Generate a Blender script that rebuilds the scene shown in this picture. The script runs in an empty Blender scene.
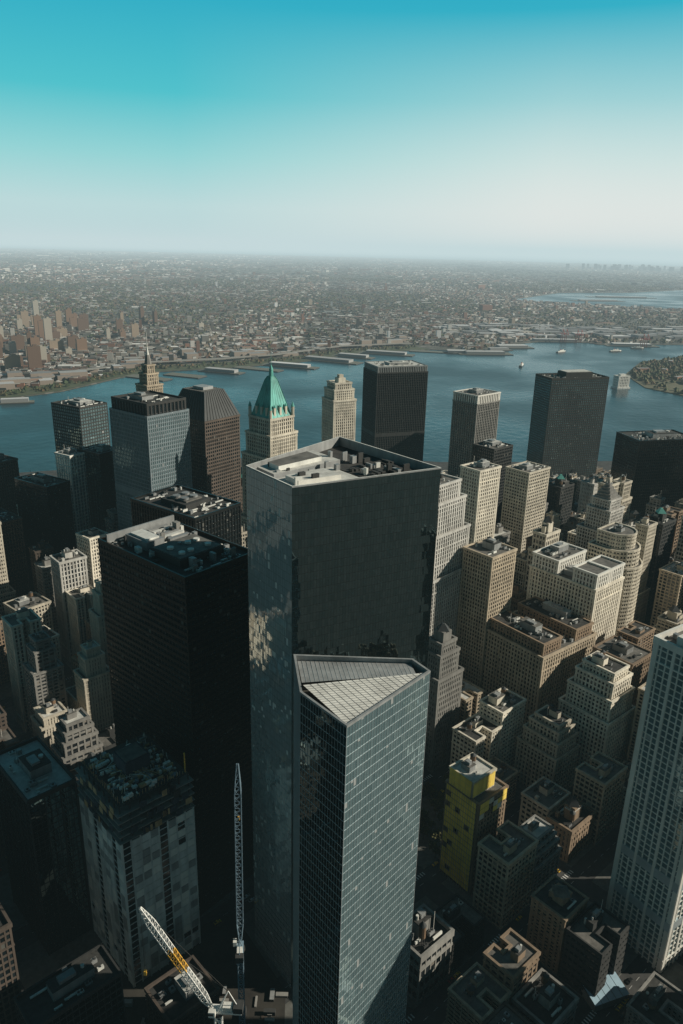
import bpy, math, random
import numpy as np
from mathutils import Vector, Matrix
R = random.Random(11)
rng = np.random.default_rng(5)
S = bpy.context.scene
COL = bpy.context.collection
rad = math.radians

# ------------------------------------------------------------------ materials
def newmat(name):
    m = bpy.data.materials.new(name); m.use_nodes = True
    nt = m.node_tree; b = nt.nodes['Principled BSDF']
    return m, nt, b
def N(nt, t, **k):
    n = nt.nodes.new(t)
    for a, v in k.items(): setattr(n, a, v)
    return n
def ramp(nt, stops, interp='LINEAR'):
    n = nt.nodes.new('ShaderNodeValToRGB'); n.color_ramp.interpolation = interp
    e = n.color_ramp.elements
    while len(e) < len(stops): e.new(0.5)
    for i, (p, c) in enumerate(stops):
        e[i].position = p; e[i].color = (c[0], c[1], c[2], 1)
    return n
def mixc(nt, fac, a, b, mode='MIX'):
    n = N(nt, 'ShaderNodeMix', data_type='RGBA', blend_type=mode)
    for sock, v in ((0, fac), (6, a), (7, b)):
        if hasattr(v, 'is_linked'): nt.links.new(v, n.inputs[sock])
        elif isinstance(v, (int, float)): n.inputs[sock].default_value = v
        else: n.inputs[sock].default_value = (v[0], v[1], v[2], 1)
    return n.outputs[2]
def math_(nt, op, a, b=None, clamp=False):
    n = N(nt, 'ShaderNodeMath', operation=op); n.use_clamp = clamp
    for i, v in enumerate((a, b)):
        if v is None: continue
        if isinstance(v, (int, float)): n.inputs[i].default_value = v
        else: nt.links.new(v, n.inputs[i])
    return n.outputs[0]

def wall_mat(name, col, rough=0.85, var=0.3, dirt=0.45, metallic=0.0):
    m, nt, b = newmat(name); L = nt.links
    tc = N(nt, 'ShaderNodeTexCoord'); mp = N(nt, 'ShaderNodeMapping')
    mp.inputs['Scale'].default_value = (0.35, 0.35, 0.05)
    L.new(tc.outputs['Object'], mp.inputs[0])
    n1 = N(nt, 'ShaderNodeTexNoise'); n1.inputs['Scale'].default_value = 1.0; n1.inputs['Detail'].default_value = 6
    L.new(mp.outputs[0], n1.inputs['Vector'])
    n2 = N(nt, 'ShaderNodeTexNoise'); n2.inputs['Scale'].default_value = 0.06; n2.inputs['Detail'].default_value = 4
    L.new(tc.outputs['Object'], n2.inputs['Vector'])
    oi = N(nt, 'ShaderNodeObjectInfo')
    v = math_(nt, 'MULTIPLY', oi.outputs['Random'], var); v = math_(nt, 'ADD', v, 1 - var * 0.6)
    s = math_(nt, 'ADD', n1.outputs[0], n2.outputs[0]); s = math_(nt, 'SUBTRACT', s, 1.0)
    s = math_(nt, 'MULTIPLY', s, dirt * 2.2); s = math_(nt, 'ADD', s, 1.0)
    v = math_(nt, 'MULTIPLY', v, s)
    cb = N(nt, 'ShaderNodeCombineColor')
    for i in range(3): L.new(v, cb.inputs[i])
    c = mixc(nt, 1.0, col, cb.outputs[0], 'MULTIPLY')
    L.new(c, b.inputs['Base Color'])
    b.inputs['Roughness'].default_value = rough; b.inputs['Metallic'].default_value = metallic
    return m

def glass_mat(name, ca, cb, rough=0.12, blind=0.12, blindc=(0.25, 0.25, 0.22), metallic=0.0, ior=1.6, wob=0.02):
    """UV: one unit = one window cell. Per pane tint, blinds and slight pane tilt."""
    m, nt, b = newmat(name); L = nt.links
    uv = N(nt, 'ShaderNodeUVMap'); fl = N(nt, 'ShaderNodeVectorMath', operation='FLOOR')
    L.new(uv.outputs[0], fl.inputs[0])
    oi = N(nt, 'ShaderNodeObjectInfo')
    ad = N(nt, 'ShaderNodeVectorMath', operation='ADD'); L.new(fl.outputs[0], ad.inputs[0])
    cx = N(nt, 'ShaderNodeCombineXYZ'); L.new(math_(nt, 'MULTIPLY', oi.outputs['Random'], 91.0), cx.inputs[2])
    L.new(cx.outputs[0], ad.inputs[1])
    wn = N(nt, 'ShaderNodeTexWhiteNoise'); L.new(ad.outputs[0], wn.inputs['Vector'])
    c = mixc(nt, wn.outputs['Value'], ca, cb)
    sp = N(nt, 'ShaderNodeSeparateColor'); L.new(wn.outputs['Color'], sp.inputs[0])
    rg = math_(nt, 'ADD', 0.0, rough)
    if blind > 0:
        isb = math_(nt, 'LESS_THAN', sp.outputs[1], blind)
        fr = N(nt, 'ShaderNodeVectorMath', operation='FRACTION'); L.new(uv.outputs[0], fr.inputs[0])
        sx = N(nt, 'ShaderNodeSeparateXYZ'); L.new(fr.outputs[0], sx.inputs[0])
        low = math_(nt, 'GREATER_THAN', sx.outputs[1], sp.outputs[2])
        isb = math_(nt, 'MULTIPLY', isb, low)
        c = mixc(nt, isb, c, blindc)
        rg = math_(nt, 'ADD', math_(nt, 'MULTIPLY', isb, 0.4), rough)
        L.new(math_(nt, 'MULTIPLY', math_(nt, 'SUBTRACT', 1.0, isb), metallic), b.inputs['Metallic'])
    else: b.inputs['Metallic'].default_value = metallic
    L.new(c, b.inputs['Base Color']); L.new(rg, b.inputs['Roughness'])
    b.inputs['IOR'].default_value = ior
    g = N(nt, 'ShaderNodeNewGeometry')
    sub = N(nt, 'ShaderNodeVectorMath', operation='SUBTRACT'); L.new(wn.outputs['Color'], sub.inputs[0]); sub.inputs[1].default_value = (0.5, 0.5, 0.5)
    sc = N(nt, 'ShaderNodeVectorMath', operation='SCALE'); L.new(sub.outputs[0], sc.inputs[0]); sc.inputs['Scale'].default_value = wob
    tc = N(nt, 'ShaderNodeTexCoord'); n3 = N(nt, 'ShaderNodeTexNoise'); n3.inputs['Scale'].default_value = .08; L.new(tc.outputs['Object'], n3.inputs['Vector'])
    s3 = N(nt, 'ShaderNodeVectorMath', operation='SUBTRACT'); L.new(n3.outputs['Color'], s3.inputs[0]); s3.inputs[1].default_value = (0.5, 0.5, 0.5)
    s4 = N(nt, 'ShaderNodeVectorMath', operation='SCALE'); L.new(s3.outputs[0], s4.inputs[0]); s4.inputs['Scale'].default_value = wob * 3
    a2 = N(nt, 'ShaderNodeVectorMath', operation='ADD'); L.new(g.outputs['Normal'], a2.inputs[0]); L.new(sc.outputs[0], a2.inputs[1])
    a3 = N(nt, 'ShaderNodeVectorMath', operation='ADD'); L.new(a2.outputs[0], a3.inputs[0]); L.new(s4.outputs[0], a3.inputs[1])
    nm = N(nt, 'ShaderNodeVectorMath', operation='NORMALIZE'); L.new(a3.outputs[0], nm.inputs[0])
    L.new(nm.outputs[0], b.inputs['Normal'])
    return m

def noise_mat(name, stops, scale, rough=0.9, detail=8, vor=None):
    m, nt, b = newmat(name); L = nt.links
    tc = N(nt, 'ShaderNodeTexCoord')
    n1 = N(nt, 'ShaderNodeTexNoise'); n1.inputs['Scale'].default_value = scale; n1.inputs['Detail'].default_value = detail
    n1.inputs['Roughness'].default_value = 0.65
    L.new(tc.outputs['Object'], n1.inputs['Vector'])
    r = ramp(nt, stops); L.new(n1.outputs[0], r.inputs[0]); out = r.outputs[0]
    if vor:
        v = N(nt, 'ShaderNodeTexVoronoi'); v.inputs['Scale'].default_value = vor[0]; L.new(tc.outputs['Object'], v.inputs['Vector'])
        sp = N(nt, 'ShaderNodeSeparateColor'); L.new(v.outputs['Color'], sp.inputs[0])
        r2 = ramp(nt, vor[1]); L.new(sp.outputs[0], r2.inputs[0])
        out = mixc(nt, vor[2], out, r2.outputs[0])
    L.new(out, b.inputs['Base Color']); b.inputs['Roughness'].default_value = rough
    return m

M = {}
M['limestone'] = wall_mat('limestone', (0.52, 0.475, 0.39))
M['cream'] = wall_mat('cream_stone', (0.68, 0.63, 0.53))
M['beige'] = wall_mat('beige_brick', (0.40, 0.335, 0.25))
M['tan'] = wall_mat('tan_brick', (0.24, 0.175, 0.12))
M['brown'] = wall_mat('brown_brick', (0.085, 0.065, 0.052))
M['grey'] = wall_mat('grey_stone', (0.23, 0.225, 0.21))
M['lgrey'] = wall_mat('light_grey_stone', (0.47, 0.46, 0.43))
M['dgrey'] = wall_mat('dark_grey', (0.035, 0.036, 0.035))
M['black'] = wall_mat('black_steel', (0.010, 0.012, 0.012), 0.3, 0.1, 0.3)
M['bronze'] = wall_mat('bronze_steel', (0.020, 0.0145, 0.0095), 0.4, 0.1, 0.3)
M['white'] = wall_mat('white_panel', (0.72, 0.705, 0.65), 0.6, 0.15, 0.2)
M['bluegrey'] = wall_mat('bluegrey_panel', (0.17, 0.21, 0.23), 0.5, 0.1, 0.25)
M['alum'] = wall_mat('aluminium', (0.42, 0.48, 0.50), 0.4, 0.05, 0.15, 0.3)
M['concrete'] = wall_mat('concrete', (0.56, 0.57, 0.55), 0.9, 0.1, 0.5)
M['yellow'] = wall_mat('yellow_bounce_panel', (0.90, 0.66, 0.14), 0.7, 0.05, 0.3)  # bright yellow puts sunlight bounced off nearby glass into the colour
M['copper'] = wall_mat('green_copper', (0.10, 0.38, 0.33), 0.6, 0.05, 0.45)
M['slate'] = wall_mat('slate', (0.035, 0.04, 0.042), 0.7, 0.05, 0.4)
M['orange'] = wall_mat('terracotta', (0.55, 0.17, 0.05), 0.8, 0.05, 0.3)
M['roofd'] = noise_mat('roof_dark', [(0.3, (0.015, 0.015, 0.015)), (0.7, (0.06, 0.06, 0.056))], 0.25)
M['roofm'] = noise_mat('roof_gravel', [(0.3, (0.06, 0.06, 0.054)), (0.7, (0.18, 0.17, 0.155))], 0.2)
M['roofl'] = noise_mat('roof_light', [(0.3, (0.34, 0.34, 0.32)), (0.7, (0.62, 0.62, 0.58))], 0.2)
M['equip'] = wall_mat('equipment_metal', (0.28, 0.29, 0.29), 0.55, 0.4, 0.4, 0.2)
M['equipl'] = wall_mat('equipment_light', (0.62, 0.62, 0.58), 0.6, 0.2, 0.3)
M['wood'] = wall_mat('tank_wood', (0.16, 0.10, 0.06))
M['g_dark'] = glass_mat('glass_dark', (0.005, 0.008, 0.010), (0.02, 0.028, 0.032), 0.1, 0.05, (.10, .10, .09))
M['g_stone'] = glass_mat('glass_window', (0.005, 0.007, 0.009), (0.03, 0.035, 0.04), 0.15, 0.22, (0.20, 0.18, 0.155))
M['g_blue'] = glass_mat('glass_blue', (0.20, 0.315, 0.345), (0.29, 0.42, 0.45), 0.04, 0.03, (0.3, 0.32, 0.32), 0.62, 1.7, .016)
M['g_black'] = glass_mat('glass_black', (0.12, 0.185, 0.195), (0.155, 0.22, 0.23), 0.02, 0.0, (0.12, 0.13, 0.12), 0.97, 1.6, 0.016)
M['g_painted_refl'] = glass_mat('glass_painted_reflection', (0.68, 0.73, 0.73), (0.82, 0.86, 0.85), 0.04, 0.06, (0.6, 0.6, 0.57), 0.7, 1.6, 0.02)  # pale base colour imitates bright reflections
M['net'] = wall_mat('debris_netting', (0.03, 0.045, 0.06), 0.9, 0, 0.5)
M['red'] = wall_mat('red_paint', (0.5, 0.06, 0.03), 0.5)
M['craneY'] = wall_mat('crane_yellow', (0.75, 0.42, 0.06), 0.5, 0, .2)
M['craneW'] = wall_mat('crane_white', (0.75, 0.75, 0.72), 0.5, 0, .2)
M['craneB'] = wall_mat('crane_blue', (0.17, 0.25, 0.31), 0.5, 0, .2)
M['timber'] = wall_mat('timber', (0.45, 0.30, 0.16), 0.8, 0, .4)
M['skyblue'] = wall_mat('blue_roof', (0.35, 0.5, 0.6), 0.4, 0, .2)
M['dirt'] = noise_mat('site_dirt', [(.3, (.016, .014, .012)), (.7, (.05, .045, .036))], .08)

# ------------------------------------------------------------------ mesh builder
class MB:
    def __init__(s): s.v = []; s.f = []; s.m = []; s.uv = []; s.mats = []
    def mi(s, k):
        if k not in s.mats: s.mats.append(k)
        return s.mats.index(k)
    def face(s, pts, mat, uv=None):
        i = len(s.v); s.v += pts; s.f.append(tuple(range(i, i + len(pts)))); s.m.append(s.mi(mat))
        s.uv += uv if uv else [(0.5, 0.5)] * len(pts)
    def hexa(s, p, mat, skip=()):
        i = len(s.v); s.v += p; k = s.mi(mat)
        for n, q in enumerate(((4, 5, 6, 7), (0, 1, 5, 4), (1, 2, 6, 5), (2, 3, 7, 6), (3, 0, 4, 7), (3, 2, 1, 0))):
            if n in skip: continue
            s.f.append(tuple(i + a for a in q)); s.m.append(k); s.uv += [(0.5, 0.5)] * 4
    def box(s, x0, x1, y0, y1, z0, z1, mat, skip=()):
        s.hexa([(x0, y0, z0), (x1, y0, z0), (x1, y1, z0), (x0, y1, z0), (x0, y0, z1), (x1, y0, z1), (x1, y1, z1), (x0, y1, z1)], mat, skip)
    def beam(s, a, b, w, mat):
        a = Vector(a); b = Vector(b); d = (b - a)
        if d.length < 1e-4: return
        d.normalize(); u = d.cross(Vector((0, 0, 1)))
        if u.length < 0.05: u = d.cross(Vector((1, 0, 0)))
        u.normalize(); v = d.cross(u); u *= w / 2; v *= w / 2
        s.hexa([tuple(q) for q in (a - u - v, a + u - v, a + u + v, a - u + v, b - u - v, b + u - v, b + u + v, b - u + v)], mat)
    def cyl(s, x, y, r, z0, z1, mat, n=12, r2=None, cap=True):
        r2 = r if r2 is None else r2
        A = [(x + r * math.cos(2 * math.pi * i / n), y + r * math.sin(2 * math.pi * i / n), z0) for i in range(n)]
        B = [(x + r2 * math.cos(2 * math.pi * i / n), y + r2 * math.sin(2 * math.pi * i / n), z1) for i in range(n)]
        for i in range(n):
            j = (i + 1) % n
            s.face([A[i], A[j], B[j], B[i]], mat)
        if cap and r2 > 0.05: s.face(B, mat)
    def build(s, name, loc=(0, 0, 0), yaw=0, link=True):
        me = bpy.data.meshes.new(name); me.from_pydata(s.v, [], s.f)
        for k in s.mats: me.materials.append(M[k])
        me.polygons.foreach_set('material_index', s.m)
        u = me.uv_layers.new(name='UVMap'); u.data.foreach_set('uv', np.array(s.uv, dtype=np.float32).ravel())
        me.update()
        if not link: return me
        return place(me, name, loc, yaw)
def place(me, name, loc, yaw=0, scale=(1, 1, 1)):
    o = bpy.data.objects.new(name, me); COL.objects.link(o)
    o.location = loc; o.rotation_euler = (0, 0, rad(yaw)); o.scale = scale
    return o

def rect(a, b, x=0, y=0): return [(x, y), (x + a, y), (x + a, y + b), (x, y + b)]
def inset(poly, d):
    n = len(poly); out = []
    for i in range(n):
        p0 = Vector(poly[i - 1]); p1 = Vector(poly[i]); p2 = Vector(poly[(i + 1) % n])
        d1 = (p1 - p0).normalized(); d2 = (p2 - p1).normalized()
        n1 = Vector((-d1.y, d1.x)); n2 = Vector((-d2.y, d2.x))
        k = (n1 + n2); k = k / max(0.2, (1 + n1.dot(n2)))
        out.append(tuple(p1 + k * d))
    return out
STONE = ('limestone', 'cream', 'beige', 'tan', 'grey', 'brown', 'white', 'lgrey')
def facade(mb, poly, z0, z1, st, gl=None):
    n = len(poly); fl = st['floor']; nf = max(1, round((z1 - z0) / fl)); fh = (z1 - z0) / nf
    for i in range(n):
        a = Vector(poly[i]); b = Vector(poly[(i + 1) % n]); d = b - a; Ln = d.length
        if Ln < 0.3: continue
        d.normalize(); o = Vector((d.y, -d.x))
        nb = max(1, round(Ln / st['pitch'])); pt = Ln / nb
        g = (gl or {}).get(i, st['glass'])
        mb.face([(a.x, a.y, z0), (b.x, b.y, z0), (b.x, b.y, z1), (a.x, a.y, z1)], g,
                [(i * 50, 0), (i * 50 + nb, 0), (i * 50 + nb, nf), (i * 50, nf)])
        def eb(s0, s1, dep, za, zb, mat, cap=True):
            p = a + d * s0; q = a + d * s1; P = p + o * dep; Q = q + o * dep
            mb.hexa([(P.x, P.y, za), (Q.x, Q.y, za), (q.x, q.y, za), (p.x, p.y, za), (P.x, P.y, zb), (Q.x, Q.y, zb), (q.x, q.y, zb), (p.x, p.y, zb)], mat, () if cap else (3, 5))
        pw, pd, sh, sd = st['pw'], st['pd'], st['sh'], st['sd']
        if pw > 0:
            for k in range(nb + 1):
                w = pw; every = st.get('major')
                dd = pd
                if every and k % every == 0: w = st['mw']; dd = pd + 0.25
                s0 = max(0, k * pt - w / 2); s1 = min(Ln, k * pt + w / 2)
                if k == 0: s1 = max(s1, st.get('corner', w))
                if k == nb: s1 = Ln + dd - 0.012; s0 = Ln - st.get('corner', w)
                eb(s0, s1, dd, z0, z1 - 0.003, st['wall'])
        if sh > 0:
            for k in range(nf + 1):
                za = z0 + k * fh - sh * 0.35; zb = za + sh
                za = max(za, z0); zb = min(zb, z1)
                if zb - za < 0.05: continue
                eb(0, Ln + sd - 0.02, sd, za, zb, st.get('span', st['wall']))
        if st['wall'] in STONE and n < 12 and Ln > 6:
            for kf in ((3, nf - 3) if nf > 9 else ((nf - 1,) if nf > 3 else ())):
                zc = z0 + kf * fh - .3; eb(0, Ln + pd + .3, pd + .33, zc, zc + .8, st['wall'])
        ms = st.get('mech')
        if ms:
            for zc in ms:
                if z0 < zc < z1: eb(0, Ln + pd + .1, pd + 0.12, zc, zc + fl * 1.6, st.get('mechm', st['wall']))

def roof(mb, poly, z, st, par=1.2, mat='roofm', out=None, zb=None):
    mb.face([(x, y, z) for x, y in poly], mat)
    if out is None: out = st['pd'] + (0.55 if st['wall'] in STONE else .1)
    A = inset(poly, -out); B = inset(poly, 0.5); n = len(poly); zb = z - 0.9 if zb is None else zb
    for i in range(n):
        j = (i + 1) % n
        wm = st['wall']
        mb.face([(*A[i], zb), (*A[j], zb), (*A[j], z + par), (*A[i], z + par)], wm)
        mb.face([(*B[j], z), (*B[i], z), (*B[i], z + par), (*B[j], z + par)], wm)
        mb.face([(*A[i], z + par), (*A[j], z + par), (*B[j], z + par), (*B[i], z + par)], wm)
        mb.face([(*A[j], zb), (*A[i], zb), (*poly[i], zb), (*poly[j], zb)], wm)

def tank(mb, x, y, z, r=2.0):
    for a in (0.8, 2.4, 3.9, 5.5):
        mb.beam((x + r * .7 * math.cos(a), y + r * .7 * math.sin(a), z), (x + r * .7 * math.cos(a), y + r * .7 * math.sin(a), z + 2.6), 0.25, 'dgrey')
    mb.cyl(x, y, r, z + 2.6, z + 6, 'wood', 10, r * 0.95); mb.cyl(x, y, r * 1.05, z + 6, z + 7.4, 'slate', 10, 0.1)

def roofkit(mb, x0, x1, y0, y1, z, seed, dens=1.0, ph=True, wall='equip', tk=False):
    r = random.Random(seed); W = x1 - x0; D = y1 - y0
    occ = []
    def free(a, b, c, d):
        for q in occ:
            if a < q[1] + .4 and b > q[0] - .4 and c < q[3] + .4 and d > q[2] - .4: return False
        occ.append((a, b, c, d)); return True
    if ph:
        w = W * r.uniform(.3, .5); d = D * r.uniform(.3, .5); px = x0 + r.uniform(.15, .45) * W; py = y0 + r.uniform(.2, .45) * D
        h = r.uniform(3.5, 6); free(px, px + w, py, py + d)
        mb.box(px, px + w, py, py + d, z, z + h, wall)
        mb.box(px - .2, px + w + .2, py - .2, py + d + .2, z + h, z + h + .3, r.choice(['roofm', 'roofd', 'roofl']))
        if w > 5:
            h2 = r.uniform(1.5, 2.6); mb.box(px + w * .2, px + w * .6, py + d * .2, py + d * .7, z + h + .3, z + h + h2, 'equip')
            mb.cyl(px + w * .8, py + d * .5, min(w, d) * .12, z + h + .3, z + h + 1.6, 'equipl', 10)
    k = int(dens * W * D / 40)
    for _ in range(k):
        t = r.random(); w = r.uniform(1.2, 4.5); d = r.uniform(1.0, 3.2); h = r.uniform(0.8, 2.6)
        if w > W * .6 or d > D * .6: continue
        x = r.uniform(x0 + 1, x1 - 1 - w); y = r.uniform(y0 + 1, y1 - 1 - d)
        if not free(x, x + w, y, y + d): continue
        if t < .55:
            mt = r.choice(['equip', 'equipl', 'dgrey', 'equip'])
            mb.box(x, x + w, y, y + d, z + .3, z + h, mt)
            nf = max(1, int(w / 1.6))
            for q in range(nf): mb.cyl(x + (q + .5) * w / nf, y + d / 2, min(.6, d * .35), z + h, z + h + .35, 'dgrey', 8)
        elif t < .75:
            Ld = r.uniform(3, 9); 
            if x + Ld < x1 - 1: mb.box(x, x + Ld, y, y + .9, z + .5, z + 1.3, 'equipl')
        elif t < .9: mb.cyl(x + .8, y + .8, .8, z, z + h, 'equipl', 10)
        else: mb.box(x, x + 2.4, y, y + 2.4, z, z + 2.7, wall)
    if r.random() < .5: mb.beam((x0 + W * .3, y0 + D * .7, z), (x0 + W * .3, y0 + D * .7, z + r.uniform(6, 12)), .2, 'equipl')
    if tk: tank(mb, x0 + W * .75, y0 + D * .75, z)

def ST(wall, glass='g_stone', pitch=3.0, floor=3.8, pw=1.3, pd=.45, sh=1.3, sd=.3, **k):
    return dict(wall=wall, glass=glass, pitch=pitch, floor=floor, pw=pw, pd=pd, sh=sh, sd=sd, **k)
FOOT = []
def reg(F, yaw, a, b, ins=0):
    c, s = math.cos(rad(yaw)), math.sin(rad(yaw))
    FOOT.append([(F[0] + x * c - y * s, F[1] + x * s + y * c) for x, y in rect(a, b)])
def tower(name, F, yaw, a, b, h, st, tiers=None, par=1.2, rm='roofm', dens=1.0, seed=0, ph=True, tk=False, pw=None, wallk='equip', build=True, gl=None):
    reg(F, yaw, a, b); mb = MB(); z = 0
    tiers = tiers or [((0, a, 0, b), h)]
    for i, ((x0, x1, y0, y1), zt) in enumerate(tiers):
        P = rect(x1 - x0, y1 - y0, x0, y0)
        facade(mb, P, z, zt, st, gl); roof(mb, P, zt, st, par, rm)
        last = i == len(tiers) - 1
        if last: roofkit(mb, x0 + 1, x1 - 1, y0 + 1, y1 - 1, zt, seed + 3, dens, ph, wallk, tk)
        z = zt + 0.0
    if not build: return mb
    return mb.build(name, (F[0], F[1], 0), yaw)

# ------------------------------------------------------------------ hero towers
def polyobj(pts):
    cx = sum(p[0] for p in pts) / len(pts); cy = sum(p[1] for p in pts) / len(pts)
    FOOT.append(pts); return [(x - cx, y - cy) for x, y in pts], (cx, cy, 0)
def lerp(a, b, t): return (a[0] + (b[0] - a[0]) * t, a[1] + (b[1] - a[1]) * t)
def quad(P, u0, u1, v0, v1):
    def q(u, v): return lerp(lerp(P[0], P[1], u), lerp(P[3], P[2], u), v)
    return [q(u0, v0), q(u1, v0), q(u1, v1), q(u0, v1)]
def prism(mb, poly, z0, z1, mat, top=None):
    n = len(poly)
    for i in range(n):
        j = (i + 1) % n; mb.face([(*poly[i], z0), (*poly[j], z0), (*poly[j], z1), (*poly[i], z1)], mat)
    mb.face([(x, y, z1) for x, y in poly], top or mat)
# A
stA = ST('black', 'g_black', 1.5, 4.1, .04, .03, .12, .025)
P, loc = polyobj([(-21.1, 301.6), (45.8, 336.7), (-2, 393), (-44.4, 331.9)])
mb = MB(); facade(mb, P, 0, 290, stA, {3: 'g_painted_refl'})  # left face only: its bright reflection is painted as paler glass
rp = inset(P, 1.2)
mb.face([(x, y, 285.5) for x, y in inset(P, .5)], 'roofd')
A_ = inset(P, -.1); B_ = inset(P, .55)
for i in range(4):
    j = (i + 1) % 4
    mb.face([(*A_[i], 289.6), (*A_[j], 289.6), (*A_[j], 290.3), (*A_[i], 290.3)], 'equip')
    mb.face([(*B_[j], 285.5), (*B_[i], 285.5), (*B_[i], 290.3), (*B_[j], 290.3)], 'equip')
    mb.face([(*A_[i], 290.3), (*A_[j], 290.3), (*B_[j], 290.3), (*B_[i], 290.3)], 'equipl')
prism(mb, quad(rp, .03, .5, .06, .5), 285.5, 288.0, 'equipl', 'roofl')
prism(mb, quad(rp, .08, .38, .14, .40), 288.0, 290.2, 'white', 'roofl')
prism(mb, quad(rp, .05, .62, .56, .94), 285.5, 289.4, 'equip', 'roofl')
prism(mb, quad(rp, .12, .5, .64, .86), 289.4, 291.5, 'equipl', 'roofm')
prism(mb, quad(rp, .56, .96, .08, .48), 285.5, 286.6, 'dgrey', 'roofd')
r = random.Random(4)
for i in range(12):
    for j in range(3):
        if r.random() < .25: continue
        q = quad(rp, .58 + i * .031, .575 + i * .031 + r.uniform(.015, .03), .12 + j * .11, .12 + j * .11 + r.uniform(.04, .08))
        prism(mb, q, 286.6, 287.4 + r.random() * 1.6, r.choice(['equip', 'dgrey', 'dgrey', 'dgrey']))
for i in range(26):
    u = r.uniform(.06, .9); v = r.uniform(.1, .94); prism(mb, quad(rp, u, u + r.uniform(.01, .05), v, v + r.uniform(.01, .04)), 285.6, 287 + r.random() * 5.2, r.choice(['equip', 'dgrey', 'equipl']))
mb.build('glass_skyscraper', loc)

# B
stB = ST('alum', 'g_blue', 1.55, 4.0, .07, .12, .26, .06)
Pw = [(3.7, 219.1), (36.1, 256.2), (30, 265), (-17.7, 266), (-13.5, 239.2)]
P, loc = polyobj(Pw); mb = MB(); facade(mb, P, 0, 229.6, stB, {4: 'g_black', 3: 'g_black'})  # left faces take black glass, their shade put into the colour
Fp, Rp, BR, BL, Lp = inset(P, 0.6)
mb.face([(*p, 225) for p in (Fp, Rp, BR, BL, Lp)], 'roofm')
A_ = inset(P, -.2); B_ = inset(P, .7)
for i in range(5):
    j = (i + 1) % 5
    mb.face([(*A_[i], 229.7), (*A_[j], 229.7), (*A_[j], 230.6), (*A_[i], 230.6)], 'equip')
    mb.face([(*B_[j], 224.9), (*B_[i], 224.9), (*B_[i], 230.6), (*B_[j], 230.6)], 'equip')
    mb.face([(*A_[i], 230.6), (*A_[j], 230.6), (*B_[j], 230.6), (*B_[i], 230.6)], 'equip')
F2, R2_, BR2, BL2, L2 = inset(P, 1.3)
Lq = lerp(L2, BL2, .12)
mb.face([(*F2, 229.6), (*R2_, 229.6), (*Lq, 231.2)], 'equipl')
n = 18
for k in range(1, n):
    t = k / n
    a = lerp(F2, R2_, t); b = lerp(F2, Lq, t)
    mb.beam((*a, 229.68), (*b, 229.6 + 1.6 * t + .08), .10, 'equip')
    c = lerp(F2, R2_, t)
    d = lerp(Lq, R2_, t); mb.beam((*c, 229.68), (*d, 231.2 - 1.6 * t + .08), .08, 'equip')
U0 = lerp(L2, BL2, .30); U1 = lerp(R2_, L2, .08)
mb.face([(*U0, 229.4), (*U1, 229.4), (*BR2, 229.0), (*BL2, 228.4)], 'equip')
mb.face([(*Lq, 231.2), (*R2_, 229.6), (*U1, 229.4), (*U0, 227.4)], 'roofd')
for k in range(1, 26):
    t = k / 26; a = lerp(U0, U1, t); b = lerp(BL2, BR2, t)
    mb.beam((*a, 229.45), (*b, 228.5 + .5 * t), .1, 'alum')
mb.build('triangular_roof_glass_skyscraper', loc)

# C
stC = ST('bronze', 'g_dark', 2.7, 3.9, .35, .30, 1.6, .5)
mb = tower('x', (-78.7, 348.1), 50, 48, 78, 224, stC, par=2.0, rm='roofd', dens=1.6, seed=21, ph=False, build=False)
mb.box(8, 38, 14, 40, 224, 228.5, 'dgrey'); mb.box(9, 37, 15, 39, 228.5, 228.9, 'roofm')
mb.box(10, 22, 46, 66, 224, 229, 'equip'); mb.box(12, 20, 48, 64, 229, 230, 'equipl')
r = random.Random(77)
for i in range(8):
    if i in (2, 5): continue
    mb.cyl(14 + (i % 4) * 6, 20 + (i // 4) * 10, 1.8, 228.9, 230.1, 'equipl', 14)
for i in range(5): mb.box(26, 40, 46 + i * 5, 48.6 + i * 5, 224, 226.8, 'equipl' if i % 2 else 'equip')
for i in range(30):
    x = r.uniform(3, 42); y = r.uniform(3, 72); mb.box(x, x + r.uniform(.4, 3), y, y + r.uniform(.4, 5), 224, 224 + r.uniform(.6, 6.5), r.choice(['equip', 'dgrey', 'equipl', 'grey']))
mb.box(.6, 47.4, 70, 71, 224, 230, 'equip')
mb.build('black_steel_skyscraper', (-78.7, 348.1, 0), 50)
mb = tower('x', (-104.5, 503.1), 54, 46, 70, 200, ST('black', 'g_dark', 3, 3.9, .8, .5, 1.0, .2), par=1.5, rm='roofd', dens=1.4, seed=5, ph=False, build=False)
mb.box(10, 34, 20, 48, 200, 204, 'dgrey'); mb.box(14, 30, 24, 44, 204, 205, 'roofm')
for i in range(4): mb.cyl(17 + (i % 2) * 9, 29 + (i // 2) * 9, 3, 205, 206.5, 'equip', 16)
mb.build('black_office_tower', (-104.5, 503.1, 0), 54)

# T5
mb = tower('x', (-184, 690), 52, 50, 58, 232, ST('bluegrey', 'g_blue', 2.4, 3.9, .8, .4, 1.1, .25, mech=[60, 150]), rm='roofd', dens=.6, seed=9, ph=False, build=False)
c2 = ST('dgrey', 'g_dark', 4.4, 10, 1.6, .6, 1.0, .5); P2 = rect(46, 54, 2, 2); facade(mb, P2, 232, 243, c2); roof(mb, P2, 243, c2, 1.5, 'roofd')
roofkit(mb, 6, 44, 6, 52, 243, 8, .7, True); mb.build('colonnaded_office_tower', (-184, 690, 0), 52)
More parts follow.
